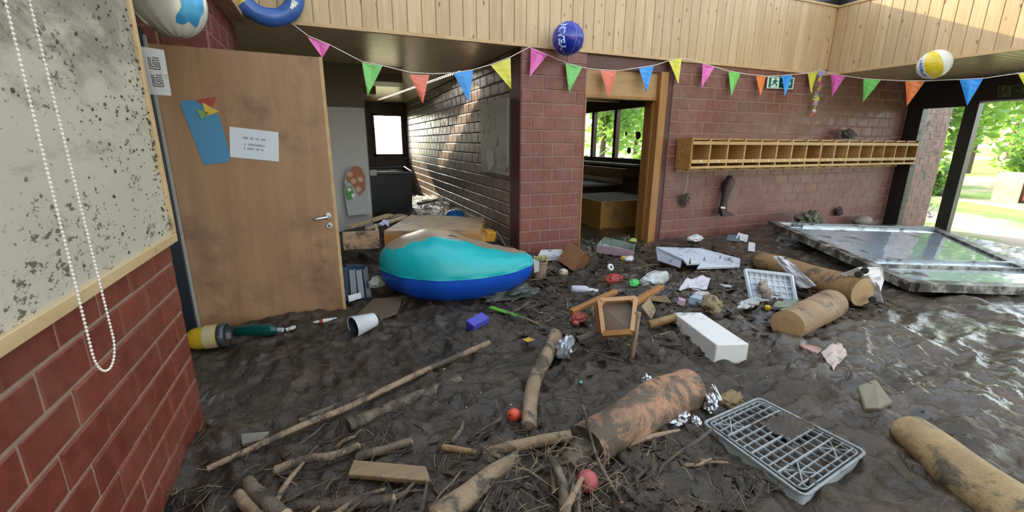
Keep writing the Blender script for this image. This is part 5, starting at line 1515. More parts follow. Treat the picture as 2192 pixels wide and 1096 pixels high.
# round stickers on the far window
for i, (yy, zz, rr) in enumerate(((7.92, 1.57, .085), (8.2, 1.25, .07), (8.35, 1.62, .04))):
    Mk = Matrix.Translation((XW - .004, yy, zz)) @ Matrix.Rotation(-PI / 2, 4, 'Y')
    tag(obj('window_sticker', MB().lathe([(rr, 0), (rr, .004), (rr * .8, .005)], 18, Mk), plain('sticker%d' % i, (0.09, 0.05, 0.03), 0.5)), ('largest round brown sticker on the far window pane', 'lower round brown sticker on the far window pane', 'small dark sticker on the far window pane')[i], 'sticker')

# ================================================================== small debris
def onmud(p, dz=0.0):
    return Vector((p[0], p[1], mz(p[0], p[1]) + dz))

def crumple(name, label, cat, p, size, mat, seed=0, rot=0.0, tilt=(0, 0), sharp=.28, sub=3, smooth=False, group=None):
    """crumpled bag, foil or cloth: a faceted folded lump with its own thickness, resting on the mud"""
    p = Vector(p)
    bm = bmesh.new(); bmesh.ops.create_icosphere(bm, subdivisions=sub, radius=1.0)
    q = random.Random(seed)
    dirs = [(Vector((q.gauss(0, 1), q.gauss(0, 1), q.gauss(0, 1))).normalized(), q.uniform(2.5, 7), q.uniform(0, 6.28), q.uniform(.4, 1)) for _ in range(9)]
    R = Euler((tilt[0], tilt[1], rot)).to_matrix()
    mb = MB(); vs_ = []
    for v in bm.verts:
        k = 1.0
        for d, f_, ph, am in dirs:
            k += sharp * am * .45 * (abs(math.sin(f_ * v.co.dot(d) + ph)) - .6)
        k += q.uniform(-.05, .05)
        c = v.co * k
        c = Vector((c.x * size[0], c.y * size[1], max(c.z, -.55) * size[2]))
        vs_.append(p + R @ c)
    mb.add(vs_, [tuple(v.index for v in f.verts) for f in bm.faces])
    bm.free()
    o = obj(name, mb, mat, loc=p, smooth=smooth)
    return tag(o, label, cat, group)

def sheet(name, label, cat, pts, th, mat, seed=0, amp=.01, n_=8, group=None):
    """rumpled sheet spanned between four world points"""
    a, b, c, d = [Vector(x) for x in pts]
    q = random.Random(seed)
    ph = [q.uniform(0, 6.28) for _ in range(4)]
    nn_ = (b - a).cross(d - a).normalized()
    if nn_.z < 0: nn_ = -nn_
    def fn(u, v):
        p = a * (1 - u) * (1 - v) + b * u * (1 - v) + c * u * v + d * (1 - u) * v
        return p + nn_ * amp * (math.sin(9 * u + ph[0] + 4 * v) + .7 * math.sin(13 * v + ph[1] - 6 * u) + .5 * q.uniform(-1, 1))
    top = [[fn(i / (n_ - 1), j / (n_ - 1)) for i in range(n_)] for j in range(n_)]
    mb = MB()
    vs_ = [p for row in top for p in row] + [p - nn_ * th for row in top for p in row]
    k = n_ * n_
    fs_ = []
    for j in range(n_ - 1):
        for i in range(n_ - 1):
            x = j * n_ + i
            fs_.append((x, x + 1, x + n_ + 1, x + n_)); fs_.append((k + x, k + x + n_, k + x + n_ + 1, k + x + 1))
    ring = [i for i in range(n_)] + [j * n_ + n_ - 1 for j in range(1, n_)] + [k - 2 - i for i in range(n_ - 1)] + [j * n_ for j in range(n_ - 2, 0, -1)]
    for i in range(len(ring)):
        x, y = ring[i], ring[(i + 1) % len(ring)]
        fs_.append((x, k + x, k + y, y))
    mb.add(vs_, fs_)
    o = obj(name, mb, mat, loc=(a + b + c + d) / 4)
    return tag(o, label, cat, group)

def axis_mat(p0, p1):
    p0, p1 = Vector(p0), Vector(p1)
    return Matrix.Translation(p0) @ (p1 - p0).to_track_quat('Z', 'Y').to_matrix().to_4x4(), (p1 - p0).length

wplast = plain('white_plastic', (0.68, 0.69, 0.70), 0.35, (0.58, 0.59, 0.60), 7, dirt=0.08)
bagpl = plain('thin_white_bag', (0.80, 0.79, 0.80), 0.40, (0.68, 0.67, 0.68), 9, dirt=0.06)
clearpl = plain('clear_plastic', (0.50, 0.53, 0.53), 0.12, (0.36, 0.40, 0.40), 8, dirt=0.15, spec=0.8)
foilm = plain('aluminium_foil', (0.72, 0.74, 0.80), 0.22, (0.5, 0.52, 0.58), 12, metal=0.85, dirt=0.10)
redp = plain('red_plastic', (0.34, 0.035, 0.022), 0.4, (0.25, 0.03, 0.02), 6, dirt=0.12)
greenp = plain('bright_green_plastic', (0.06, 0.50, 0.10), 0.35)
yelp = plain('yellow_plastic', (0.62, 0.42, 0.02), 0.35, dirt=0.05)

# yellow canister, lying
Mc, L = axis_mat((-1.022, 3.443, 0.055), (-0.781, 3.415, 0.065))
t = thing('yellow_canister', 'yellow plastic canister with open dark end lying by the brick corner', 'canister', (-0.909, 3.417, 0.000))
obj('body', MB().lathe([(.05, 0), (.068, .02), (.078, .06), (.082, L * .80)], 24, Mc, True, False), plain('canister_yellow', (0.60, 0.37, 0.015), 0.25, (0.50, 0.33, 0.03), 5), t, smooth=True)
obj('label_band', MB().lathe([(.0825, L * .45), (.0830, L * .78)], 24, Mc, False, False), plain('canister_label', (0.42, 0.40, 0.34), 0.5, (0.55, 0.40, 0.10), 4), t)
obj('rim', MB().lathe([(.082, L * .80), (.085, L * .83), (.085, L), (.074, L), (.070, L * .80), (.066, L * .55)], 24, Mc, False, True), plain('canister_dark', (0.035, 0.045, 0.05), 0.3), t, smooth=True)
# green bottle, half sunk
Mc, L = axis_mat((-0.756, 3.557, 0.030), (-0.430, 3.421, 0.040))
t = thing('green_bottle', 'dark green bottle half sunk at the foot of the brown door', 'bottle', (-0.600, 3.503, 0.000))
obj('body', MB().lathe([(.035, 0), (.046, .01), (.047, L * .72), (.030, L * .82), (.016, L * .9)], 18, Mc, True, False), plain('green_glass', (0.004, 0.075, 0.060), 0.12, (0.006, 0.05, 0.05), 6), t, smooth=True)
obj('neck', MB().lathe([(.017, L * .9), (.016, L)], 14, Mc), plain('pale_cap', (0.42, 0.45, 0.45), 0.3), t)
# white cup
Mc, L = axis_mat((0.217, 3.299, 0.070), (0.059, 3.222, 0.065))
t = thing('white_cup', 'white tapered tub lying on its side near the bean bag', 'cup', (0.096, 3.200, 0.000))
obj('body', MB().lathe([(.052, 0), (.055, .004), (.080, L), (.083, L), (.083, L + .006), (.076, L + .006), (.052, .012)], 26, Mc), wplast, t, smooth=True)
obj('inside', MB().lathe([(.0745, L + .002), (.050, .015)], 26, Mc, False, True), plain('cup_inside', (0.030, 0.045, 0.085), 0.3), t)
# marker and scraps by the door
Mc, L = axis_mat((-0.231, 3.543, 0.020), (-0.052, 3.520, 0.025))
t = thing('marker_pen', 'white marker pen with red band at the foot of the door', 'pen', (-0.147, 3.530, 0.000))
obj('barrel', MB().lathe([(.012, L * .25), (.019, L * .30), (.019, L * .96), (.012, L)], 14, Mc), wplast, t)
obj('red_band', MB().lathe([(.0195, L * .28), (.0195, L * .42)], 14, Mc), redp, t)
obj('tip', MB().lathe([(.004, 0), (.010, L * .12), (.012, L * .26)], 12, Mc), wplast, t)
sheet('paper_scrap', 'white curled scrap between the green bottle and the marker pen', 'paper scrap', [(-0.422, 3.470, 0.030), (-0.349, 3.457, 0.050), (-0.344, 3.415, 0.040), (-0.409, 3.446, 0.015)], .004, wplast, 1, .004, 6)
# blue crate parts behind door edge
t = thing('blue_crate', 'dark blue plastic crate wedged behind the door edge', 'crate', (0.107, 3.980, 0.020))
bc = plain('navy_plastic', (0.012, 0.030, 0.085), 0.35, (0.02, 0.04, 0.08), 5, dirt=0.12)
c0 = Vector((0.034, 3.980, 0.008)); c1 = Vector((0.231, 4.050, -0.021)); c2 = Vector((0.219, 4.150, 0.263)); c3 = Vector((0.047, 4.080, 0.300))
for nm, a, b in (('rail', c0, c1), ('rail', c1, c2), ('rail', c3, c2), ('rail', c0, c3)): obj(nm, MB().beam(a, b, .045, .04), bc, t)
for k in (.35, .68): obj('slat', MB().beam(c0.lerp(c1, k), c3.lerp(c2, k), .05, .02), plain('crate_grey_blue', (0.13, 0.17, 0.21), 0.35), t)
obj('label', MB().slab([(0.050, 3.930, 0.076), (0.159, 3.960, 0.083), (0.162, 3.950, 0.032), (0.053, 3.920, 0.021)], .006, (0, -1, 0)), wplast, t)
crumple('toy_animal', 'grey spotted toy lump beside the bean bag', 'toy', (0.315, 4.020, 0.139), (.08, .05, .06), plain('toy_grey', (0.22, 0.22, 0.20), 0.5, (0.45, 0.44, 0.40), 22, dirt=.15), 3, .5)
board_thing('cardboard', 'muddy brown cardboard flap in front of the bean bag', 'cardboard', [(0.035, 3.438, 0.020), (0.256, 3.805, 0.060), (0.504, 3.788, 0.050), (0.406, 3.452, 0.030), (0.213, 3.367, 0.020)], .012, plain('wet_cardboard', (0.13, 0.085, 0.05), 0.7, (0.09, 0.06, 0.038), 6, dirt=.25))
# blue carton
bcx = Vector((0.955, 3.004, 0.040))
o = obj('blue_carton', MB().box((-.085, -.045, -.045), (.085, .045, .045)).xf(Matrix.Translation(bcx) @ Euler((.25, -.12, .45)).to_matrix().to_4x4()), plain('carton_blue', (0.035, 0.04, 0.42), 0.35, (0.10, 0.10, 0.50), 9, dirt=.12), loc=bcx)
bevel(o, .006); tag(o, 'small bright blue carton in the mud below the bean bag', 'carton')
o = obj('green_strip', MB().beam((1.181, 3.333, 0.020), (1.308, 3.063, 0.030), .045, .014, cham=.003), plain('lime_plastic', (0.16, 0.46, 0.04), 0.4, (0.10, 0.34, 0.03), 8, dirt=.15), loc=(1.251, 3.201, 0.020)); tag(o, 'lime green plastic strip right of the blue carton', 'plastic strip')
o = obj('green_twig', MB().tube([(1.325, 3.072, 0.020), (1.371, 2.924, 0.030), (1.419, 2.811, 0.020)], [.006, .008, .004], 6), plain('stem_green', (0.20, 0.26, 0.09), 0.6), loc=(1.401, 2.988, 0.000)); tag(o, 'thin green plant stem beyond the lime strip', 'stem')
crumple('bottle_cap', 'small red cap beside the pale upright branch', 'cap', (1.408, 2.896, 0.015), (.018, .018, .014), redp, 5, sub=2, sharp=.1)
sheet('leaf', 'small yellow leaf left of the pale upright branch', 'leaf', [(1.180, 2.647, 0.020), (1.236, 2.655, 0.025), (1.268, 2.612, 0.020), (1.206, 2.606, 0.015)], .002, plain('leaf_yellow', (0.52, 0.34, 0.03), 0.6), 2, .002, 5)
crumple('silver_bag', 'crumpled silver plastic bag beside the pale upright branch', 'plastic bag', (1.338, 2.310, 0.070), (.06, .045, .095), plain('silver_film', (0.42, 0.46, 0.52), 0.18, (0.28, 0.30, 0.34), 10, metal=.35, dirt=.15), 6, .4, (0.1, .25), .5)
# balls
def small_ball(label, p, r, mat, seed):
    q = random.Random(seed)
    t = thing('ball', label, 'ball', Vector(p) - Vector((0, 0, r)))
    def fn(u, v):
        a = 2 * PI * u; th = PI * v
        d = Vector((math.sin(th) * math.cos(a), math.sin(th) * math.sin(a), math.cos(th)))
        return Vector(p) + d * r * (1 - .05 * math.exp(-((v - .12) / .06) ** 2))
    obj('skin', MB().grid(fn, 24, 16, True), mat, t, smooth=True)
    Mb = Matrix.Translation(Vector(p) + Vector((-.72, -.42, .50)) .normalized() * r * .97) @ Vector((-.72, -.42, .50)).to_track_quat('Z', 'Y').to_matrix().to_4x4()
    obj('valve', MB().lathe([(r * .16, -.002), (r * .14, r * .05), (r * .05, r * .06)], 10, Mb), plain('valve%d' % seed, (0.08, 0.02, 0.015), 0.5), t)
    return t
small_ball('small orange ball lying beside the pale upright branch', (0.764, 1.808, 0.040), .037, plain('orange_ball', (0.62, 0.075, 0.022), 0.35, (0.52, 0.06, 0.02), 9), 1)
small_ball('pink-red ball half hidden among the front sticks', (0.872, 1.272, 0.045), .045, plain('pink_ball', (0.36, 0.045, 0.055), 0.45, (0.42, 0.12, 0.11), 7, dirt=.05), 2)
small_ball('tiny yellow ball beside the pink-red ball', (0.862, 1.363, 0.025), .013, plain('yellow_ball', (0.48, 0.40, 0.02), 0.4), 3)
small_ball('cream ball half buried left of the brown cube', (2.276, 4.017, 0.020), .052, plain('cream_ball', (0.58, 0.50, 0.40), 0.4, (0.42, 0.34, 0.26), 7, dirt=.14), 4)
small_ball('yellow ball beside the white sponge', (3.218, 4.213, 0.040), .040, plain('yellow_ball_b', (0.55, 0.40, 0.05), 0.4), 5)
# brown cube
cc_ = Vector((2.493, 4.155, 0.130))
cbm = wood('cube_wood', (0.26, 0.125, 0.055), (0.19, 0.085, 0.038), (4, 4, 1), 4, 0.5)
t = thing('wooden_cube', 'brown wooden cube tipped on its edge by the brick pillar', 'cube', cc_ - Vector((0, 0, .1)))
Rc = Matrix.Translation(cc_) @ Euler((math.radians(24), math.radians(22), math.radians(38))).to_matrix().to_4x4()
hs = .118
for nm, a, b in (('front_panel', (-hs, -hs, -hs), (hs, -hs + .014, hs)), ('back_panel', (-hs, hs - .014, -hs), (hs, hs, hs)), ('top_panel', (-hs, -hs, hs - .014), (hs, hs, hs + .001)), ('bottom_panel', (-hs, -hs, -hs - .001), (hs, hs, -hs + .014)), ('side_panel', (-hs - .001, -hs, -hs), (-hs + .014, hs, hs)), ('side_panel', (hs - .014, -hs, -hs), (hs + .001, hs, hs))):
    obj(nm, MB().box(a, b).xf(Rc), cbm, t)
# stump with growing plant
Ms = Matrix.Translation(onmud((1.955, 3.955, -0.000)))
t = thing('plant_pot', 'brown pot of yellow-green succulents right of the bean bag', 'potted plant', onmud((1.955, 3.955, -0.000)))
obj('pot', MB().lathe([(.062, -.02), (.068, .05), (.076, .15), (.082, .16), (.082, .175), (.070, .175), (.066, .15)], 16, Ms, True, True), plain('pot_brown', (0.22, 0.14, 0.09), 0.7, (0.35, 0.24, 0.17), 9, dirt=.25), t)
q = random.Random(8); rs = MB()
for k in range(58):
    a = q.uniform(0, 6.28); rr = q.uniform(0, .085); c = Vector(Ms.translation) + Vector((rr * math.cos(a), rr * math.sin(a), .18 + q.uniform(-.01, .03)))
    d = Vector((math.cos(a) * .5, math.sin(a) * .5, 1)).normalized()
    rs.tube([c, c + d * .018, c + d * .032], [.006, .010, .002], 5)
rs_o = obj('rosettes', rs, plain('succulent', (0.36, 0.34, 0.12), 0.6, (0.48, 0.42, 0.24), 20), t); rs_o['kind'] = 'stuff'
t = thing('plastic_tray', 'shallow white tray behind the potted plant', 'tray', onmud((2.391, 4.551, 0.000)))
ta = [onmud((2.187, 4.495, 0.000), .02), onmud((2.431, 4.400, 0.000), .02), onmud((2.645, 4.719, 0.000), .06), onmud((2.363, 4.753, 0.000), .06)]
obj('floor', MB().slab(ta, .006), wplast, t)
for i in range(4): obj('edge', MB().beam(ta[i] + Vector((0, 0, .02)), ta[(i + 1) % 4] + Vector((0, 0, .02)), .006, .05), wplast, t)
# clear tray near the doorway
t = thing('clear_tray', 'clear plastic tray with green and pink tint by the doorway', 'tray', onmud((3.346, 4.552, 0.000)))
ta = [onmud((3.099, 4.621, 0.000), .02), onmud((3.395, 4.257, 0.000), .02), onmud((3.633, 4.548, 0.000), .03), onmud((3.406, 4.919, 0.000), .03)]
obj('floor', MB().slab(ta, .006), clearpl, t)
for i, m_ in enumerate((plain('tray_pink', (0.34, 0.24, 0.28), 0.2), clearpl, plain('tray_green', (0.26, 0.34, 0.29), 0.2, (0.18, 0.22, 0.20), 8, dirt=.2), plain('tray_green_b', (0.26, 0.38, 0.32), 0.2, (0.18, 0.22, 0.20), 8, dirt=.2))):
    obj('edge', MB().beam(ta[i] + Vector((0, 0, .045)), ta[(i + 1) % 4] + Vector((0, 0, .045)), .008, .10), m_, t)
o = crumple('sponge', 'white rounded sponge in front of the clear tray', 'sponge', onmud((3.250, 4.150, 0.000), .03), (.095, .05, .035), wplast, 9, .6, sharp=.06, smooth=True)
crumple('leaf_clump', 'bright yellow-green clump at the doorway', 'clump', onmud((3.910, 4.939, 0.000), .02), (.06, .04, .03), plain('lime_clump', (0.34, 0.42, 0.08), 0.5), 10)
# broken white panel
wpan = plain('white_melamine', (0.60, 0.66, 0.74), 0.28, (0.52, 0.57, 0.64), 3, dirt=.06)
t = thing('furniture_wreck', 'broken white furniture panel in front of the brick wall', 'panel', onmud((3.933, 3.730, 0.000)))
obj('top_face', MB().slab([(3.667, 4.178, 0.150), (4.170, 3.950, 0.140), (4.273, 3.462, 0.120), (4.233, 3.422, 0.040), (3.759, 3.581, 0.030), (3.865, 3.636, 0.060), (3.671, 3.652, 0.070), (3.697, 3.743, 0.100)], .02, None), wpan, t)
obj('folded_flap', MB().slab([(3.679, 4.191, 0.140), (3.760, 3.820, 0.120), (3.619, 3.693, 0.020), (3.576, 4.021, 0.030)], .016, None), plain('melamine_grey', (0.38, 0.41, 0.46), 0.35, (0.31, 0.33, 0.38), 4, dirt=.15), t)
for (a, b) in ((1478, 552), (1503, 551), (1532, 551)):
    obj('broken_dowel', MB().tube([onmud((3.730, 3.650, 0.120), .1) + Vector(((a - 1480) * .0085, 0, .0)), onmud((3.730, 3.650, 0.120), .14) + Vector(((a - 1480) * .0085, 0, .02))], [.014, .003], 6), M['stick_grey'], t)
crumple('white_cloth', 'folded white cloth on the back edge of the broken panel', 'cloth', onmud((4.749, 4.618, 0.000), .05), (.14, .08, .05), wplast, 12, .2, sharp=.35)
sheet('plate', 'dark blue plate left of the pale dish by the brick wall', 'plate', [onmud((5.096, 4.392, 0.000), .02), onmud((5.259, 4.298, 0.000), .02), onmud((5.471, 4.504, 0.000), .05), onmud((5.340, 4.588, 0.000), .05)], .012, plain('blue_plate', (0.10, 0.16, 0.20), 0.3), 3, .002, 5)
sheet('plate', 'pale dish by the brick wall behind the brown log', 'plate', [onmud((5.296, 4.409, 0.000), .04), onmud((5.404, 4.305, 0.000), .04), onmud((5.629, 4.478, 0.000), .06), onmud((5.511, 4.556, 0.000), .06)], .012, wplast, 4, .002, 5)
sheet('paper_square', 'small white square at the end of the brown log', 'paper', [onmud((4.969, 3.926, 0.000), .02), onmud((5.056, 3.893, 0.000), .02), onmud((5.359, 4.140, 0.000), .08), onmud((5.273, 4.173, 0.000), .08)], .006, wplast, 5, .001, 4)
# cluster left of the stool
t = thing('spray_bottle', 'pale blue-white plastic bottle behind the orange stool leg', 'bottle', onmud((2.146, 3.375, 0.000)))
Mc, L = axis_mat(onmud((2.042, 3.444, 0.000), .04), onmud((2.286, 3.348, 0.000), .04))
obj('body', MB().lathe([(.03, 0), (.042, .015), (.042, L * .55), (.022, L * .68)], 16, Mc, True, False), plain('bottle_pale', (0.42, 0.44, 0.56), 0.3, (0.55, 0.55, 0.60), 7, dirt=.12), t, smooth=True)
obj('nozzle', MB().lathe([(.022, L * .66), (.020, L * .8), (.014, L)], 14, Mc), wplast, t)
crumple('red_cloth', 'dark red cloth lump behind the overturned stool', 'cloth', onmud((2.573, 3.512, 0.000), .04), (.12, .08, .05), redp, 14, .3)
t = thing('button_wheel', 'small white toy wheel on the red cloth', 'toy wheel', onmud((2.661, 3.697, 0.000), .07))
Mk = Matrix.Translation(onmud((2.652, 3.683, 0.000), .09)) @ Euler((1.0, .1, .2)).to_matrix().to_4x4()
obj('tyre', MB().lathe([(.036, -.012), (.040, 0), (.036, .012), (.018, .012), (.016, .002)], 18, Mk), wplast, t)
obj('hub', MB().lathe([(.015, -.012), (.015, .010)], 12, Mk), M['blackframe'], t)
crumple('green_bag', 'bright green plastic lump behind the overturned stool', 'plastic bag', onmud((2.641, 3.268, 0.000), .04), (.055, .04, .04), greenp, 15, .2)
crumple('plastic_bag', 'clear crumpled plastic bag right of the green lump', 'plastic bag', onmud((2.955, 3.330, -0.000), .05), (.17, .10, .075), clearpl, 16, .3, sharp=.45)
crumple('plastic_bag', 'black crumpled bag behind the short pale stick', 'plastic bag', onmud((2.768, 2.991, 0.000), .03), (.12, .08, .045), plain('black_bag', (0.015, 0.015, 0.016), 0.25), 17, .2, sharp=.45)
sheet('paper_heap', 'white rumpled paper sheet in the middle of the debris', 'paper', [onmud((3.013, 3.063, 0.000), .03), onmud((3.289, 2.984, -0.000), .05), onmud((3.555, 3.193, 0.000), .07), onmud((3.304, 3.258, 0.000), .06)], .006, plain('lilac_paper', (0.66, 0.64, 0.70), 0.5, (0.55, 0.54, 0.60), 6, dirt=.1), 6, .014, 9)
sheet('paper_scrap', 'narrow white strip right of the rumpled paper sheet', 'paper scrap', [onmud((3.588, 3.114, 0.000), .03), onmud((3.667, 3.116, 0.000), .04), onmud((3.575, 2.931, 0.000), .03), onmud((3.500, 2.931, 0.000), .02)], .005, wplast, 7, .004, 5)
board_thing('plank', 'muddy brown board under the debris left of the cartons', 'board', [onmud((2.532, 3.084, 0.000), .03), onmud((2.746, 2.934, 0.000), .04), onmud((2.622, 2.736, 0.000), .03), onmud((2.374, 2.799, 0.000), .02)], .02, plank_w)
def carton(label, c, s, rot, mat):
    c = Vector(c)
    o = obj('drink_carton', MB().box((-s[0], -s[1], -s[2]), (s[0], s[1], s[2])).xf(Matrix.Translation(c) @ Euler(rot).to_matrix().to_4x4()), mat, loc=c)
    bevel(o, .006); return tag(o, label, 'carton')
carton('white carton with blue print behind the foam block', onmud((2.917, 2.740, 0.000), .05), (.085, .045, .035), (.1, .15, .5), plain('carton_print', (0.55, 0.60, 0.64), 0.4, (0.16, 0.34, 0.50), 9, dirt=.15))
carton('small blue and pink packet at the left of the foam block', onmud((2.710, 2.713, 0.000), .04), (.04, .03, .028), (.2, .1, .9), plain('packet_print', (0.50, 0.56, 0.66), 0.4, (0.45, 0.15, 0.18), 14))
crumple('paper_wad', 'lilac paper wad above the white carton', 'paper', onmud((3.095, 2.863, 0.000), .03), (.09, .05, .03), plain('lilac_wad', (0.50, 0.48, 0.55), 0.5, (0.40, 0.34, 0.28), 9, dirt=.15), 19)
crumple('straw_clump', 'tan straw clump against the back of the foam block', 'straw clump', onmud((2.805, 2.474, 0.000), .07), (.12, .07, .06), plain('straw_mud', (0.30, 0.23, 0.13), 0.8, (0.18, 0.14, 0.085), 18), 20, .8, sharp=.5)
t = thing('wooden_dowel', 'short orange wooden dowel left of the foam block', 'dowel', onmud((2.218, 2.411, 0.000)))
Mc, L = axis_mat(onmud((2.122, 2.413, 0.000), .035), onmud((2.343, 2.398, 0.000), .04))
obj('rod', MB().lathe([(.030, 0), (.032, .004), (.030, L)], 16, Mc, False, False), M['log_brown'], t, smooth=True)
obj('cut_end', MB().lathe([(.030, L - .001), (.028, L + .003)], 16, Mc), M['cut'], t); obj('cut_end', MB().lathe([(.026, -.003), (.030, .001)], 16, Mc), M['cut'], t)
board_thing('wood_chip', 'pale broken wood chip above the orange dowel', 'wood chip', [onmud((2.224, 2.641, 0.000), .06), onmud((2.320, 2.666, 0.000), .08), onmud((2.268, 2.523, 0.000), .05), onmud((2.181, 2.463, 0.000), .03)], .018, ply)
crumple('red_rag', 'dark red rag left of the overturned stool', 'rag', onmud((1.729, 2.766, 0.000), .03), (.075, .05, .04), redp, 21, .4)
crumple('red_fruit', 'small orange-red toy on the dark red rag', 'toy', onmud((1.669, 2.722, 0.000), .03), (.028, .025, .022), plain('coral', (0.50, 0.10, 0.06), 0.4), 22, sub=2, sharp=.12)
crumple('paper_wad', 'pale muddy wad standing at the stool corner', 'paper', onmud((1.852, 2.768, 0.000), .08), (.025, .02, .09), plain('muddy_paper', (0.36, 0.33, 0.28), 0.6, dirt=.3), 23)
# white basket with toy
t = thing('white_basket', 'white plastic basket standing on edge before the brown log', 'basket', onmud((3.660, 2.535, 0.000)))
w0, w1, w2, w3 = Vector((3.488, 2.650, 0.020)), Vector((3.771, 2.412, 0.010)), None, None
hb = .235
w2 = w1 + Vector((.05, .13, hb)); w3 = w0 + Vector((.04, .14, hb * 1.02))
bm_ = plain('basket_white', (0.66, 0.74, 0.80), 0.35, (0.58, 0.65, 0.70), 5, dirt=.05)
for a, b in ((w0, w1), (w1, w2), (w3, w2), (w0, w3)): obj('rim', MB().beam(a, b, .022, .022, up=(0, 1, 0)), bm_, t)
nb = (w1 - w0).cross(w3 - w0).normalized()
if nb.y < 0: nb = -nb
cb_ = [p + nb * .055 for p in (w0, w1, w2, w3)]
for i in range(4):
    j = (i + 1) % 4
    ww = (w0, w1, w2, w3)
    obj('side_wall', MB().slab([ww[i], ww[j], cb_[j], cb_[i]], .006), bm_, t)
obj('bottom_plate', MB().slab(cb_, .006), plain('basket_blue_white', (0.60, 0.70, 0.80), 0.3, (0.66, 0.66, 0.78), 4), t)
for k in range(1, 8):
    obj('slat', MB().beam(w0.lerp(w1, k / 8) + nb * .045, w3.lerp(w2, k / 8) + nb * .045, .012, .008, up=nb), bm_, t)
for k in range(1, 5):
    obj('cross_slat', MB().beam(w0.lerp(w3, k / 5) + nb * .042, w1.lerp(w2, k / 5) + nb * .042, .010, .008, up=nb), bm_, t)
t = thing('plush_toy', 'small muddy plush toy in front of the white basket', 'plush toy', onmud((3.465, 2.523, 0.000)))
pl = plain('plush', (0.48, 0.40, 0.32), 0.9, (0.25, 0.20, 0.17), 14, dirt=.2, sheen=.3)
ct_ = Vector(onmud((3.620, 2.656, 0.000), .08))
for nm, dx, dz, r in (('body', .02, -.03, .065), ('head', -.03, .035, .05), ('ear', -.055, .085, .020), ('ear', -.005, .085, .020), ('arm', .07, -.01, .026), ('leg', .05, -.07, .03)):
    m2 = MB(); blob(m2, ct_ + Vector((dx, -.02, dz)), r, int(abs(dx * 1000 + dz * 100)), 1.0, 12, 8); obj(nm, m2, pl, t, smooth=True)
crumple('green_sheet', 'pale green plastic sheet behind the tan log', 'plastic sheet', onmud((3.625, 2.375, 0.000), .01), (.20, .10, .035), plain('green_film', (0.24, 0.32, 0.20), 0.25, (0.17, 0.20, 0.13), 6, dirt=.2), 25, .2, sharp=.35)
crumple('clear_bottle', 'crushed grey bottle left of the green sheet', 'bottle', onmud((3.222, 2.464, 0.000), .03), (.13, .05, .035), clearpl, 26, .2, sharp=.35)
small_ball('tiny yellow cap ball by the green sheet', onmud((3.338, 2.373, 0.000), .02), .026, yelp, 6)
# white cloth draped on the brown log, bag with black dots
sheet('white_cloth', 'muddy white cloth draped over the middle of the brown log', 'cloth', [(4.177, 3.001, 0.280), (4.215, 2.904, 0.300), (3.993, 2.410, 0.160), (4.106, 2.627, 0.050)], .008, bagpl, 9, .016, 10)
t = thing('spotted_bag', 'white plastic bag with black dots at the end of the brown log', 'plastic bag', onmud((4.537, 2.296, 0.000)))
s_pts = [(4.206, 2.350, 0.260), (4.184, 2.202, 0.360), (4.413, 2.160, 0.360), (4.443, 2.146, 0.240), (4.409, 2.130, 0.140), (4.522, 2.138, 0.020), (4.455, 2.211, 0.040), (4.272, 2.207, 0.220)]
sp = [Vector(p) for p in s_pts]
cs_ = sum(sp, Vector()) / len(sp)
mbg = MB(); q = random.Random(3)
vs_ = []; nr = 5
for k in range(nr + 1):
    for i, p in enumerate(sp):
        w_ = k / nr
        vs_.append(cs_ + (p - cs_) * w_ + Vector((-.03, -.06, .03)) * (1 - w_) + Vector((q.uniform(-.012, .012), q.uniform(-.02, .02), q.uniform(-.012, .012))))
nn_ = len(sp)
fs_ = [(k * nn_ + i, k * nn_ + (i + 1) % nn_, (k + 1) * nn_ + (i + 1) % nn_, (k + 1) * nn_ + i) for k in range(nr) for i in range(nn_)]
mbg.add(vs_, fs_)
bo_ = obj('film', mbg, bagpl, t); md = bo_.modifiers.new('thickness', 'SOLIDIFY'); md.thickness = .006
for p in ((4.122, 2.128, 0.370), (4.268, 2.097, 0.100), (4.067, 2.138, 0.340)):
    c = Vector(p) + (Vector((0, 0, 1.4)) - Vector(p)).normalized() * .015
    Mk = Matrix.Translation(c) @ (Vector((0, 0, 1.4)) - Vector(p)).to_track_quat('Z', 'Y').to_matrix().to_4x4()
    obj('black_dot', MB().lathe([(.030, -.03), (.030, .004), (.022, .008)], 16, Mk), M['blackframe'], t)
# lower right scraps
sheet('red_packet', 'flat red and white packet below the tan log', 'packet', [onmud((2.999, 1.845, 0.000), .02), onmud((3.070, 1.849, 0.000), .02), onmud((3.047, 1.719, 0.000), .02), onmud((2.988, 1.712, 0.000), .01)], .012, plain('packet_red', (0.40, 0.09, 0.07), 0.4, (0.50, 0.40, 0.35), 9, dirt=.1), 10, .003, 5)
sheet('paper_scrap', 'crumpled pinkish-white paper below the tan log', 'paper scrap', [onmud((2.949, 1.670, 0.000), .05), onmud((3.168, 1.700, 0.000), .08), onmud((3.139, 1.616, 0.000), .06), onmud((2.798, 1.494, 0.000), .005)], .008, plain('pink_paper', (0.52, 0.42, 0.38), 0.6, (0.42, 0.34, 0.31), 7, dirt=.15), 11, .010, 8)
st_p = [onmud((2.716, 1.312, 0.000), .012), onmud((2.842, 1.294, 0.000), .012), onmud((2.748, 1.150, 0.000), .012), onmud((2.602, 1.135, 0.000), .006), onmud((2.569, 1.185, 0.000), .006)]
board_thing('stone_slab', 'flat grey-brown stone slab left of the yellow log', 'stone', st_p, .03, plain('stone', (0.20, 0.175, 0.12), 0.45, (0.15, 0.13, 0.09), 6, bmp=.2), bev=.008)
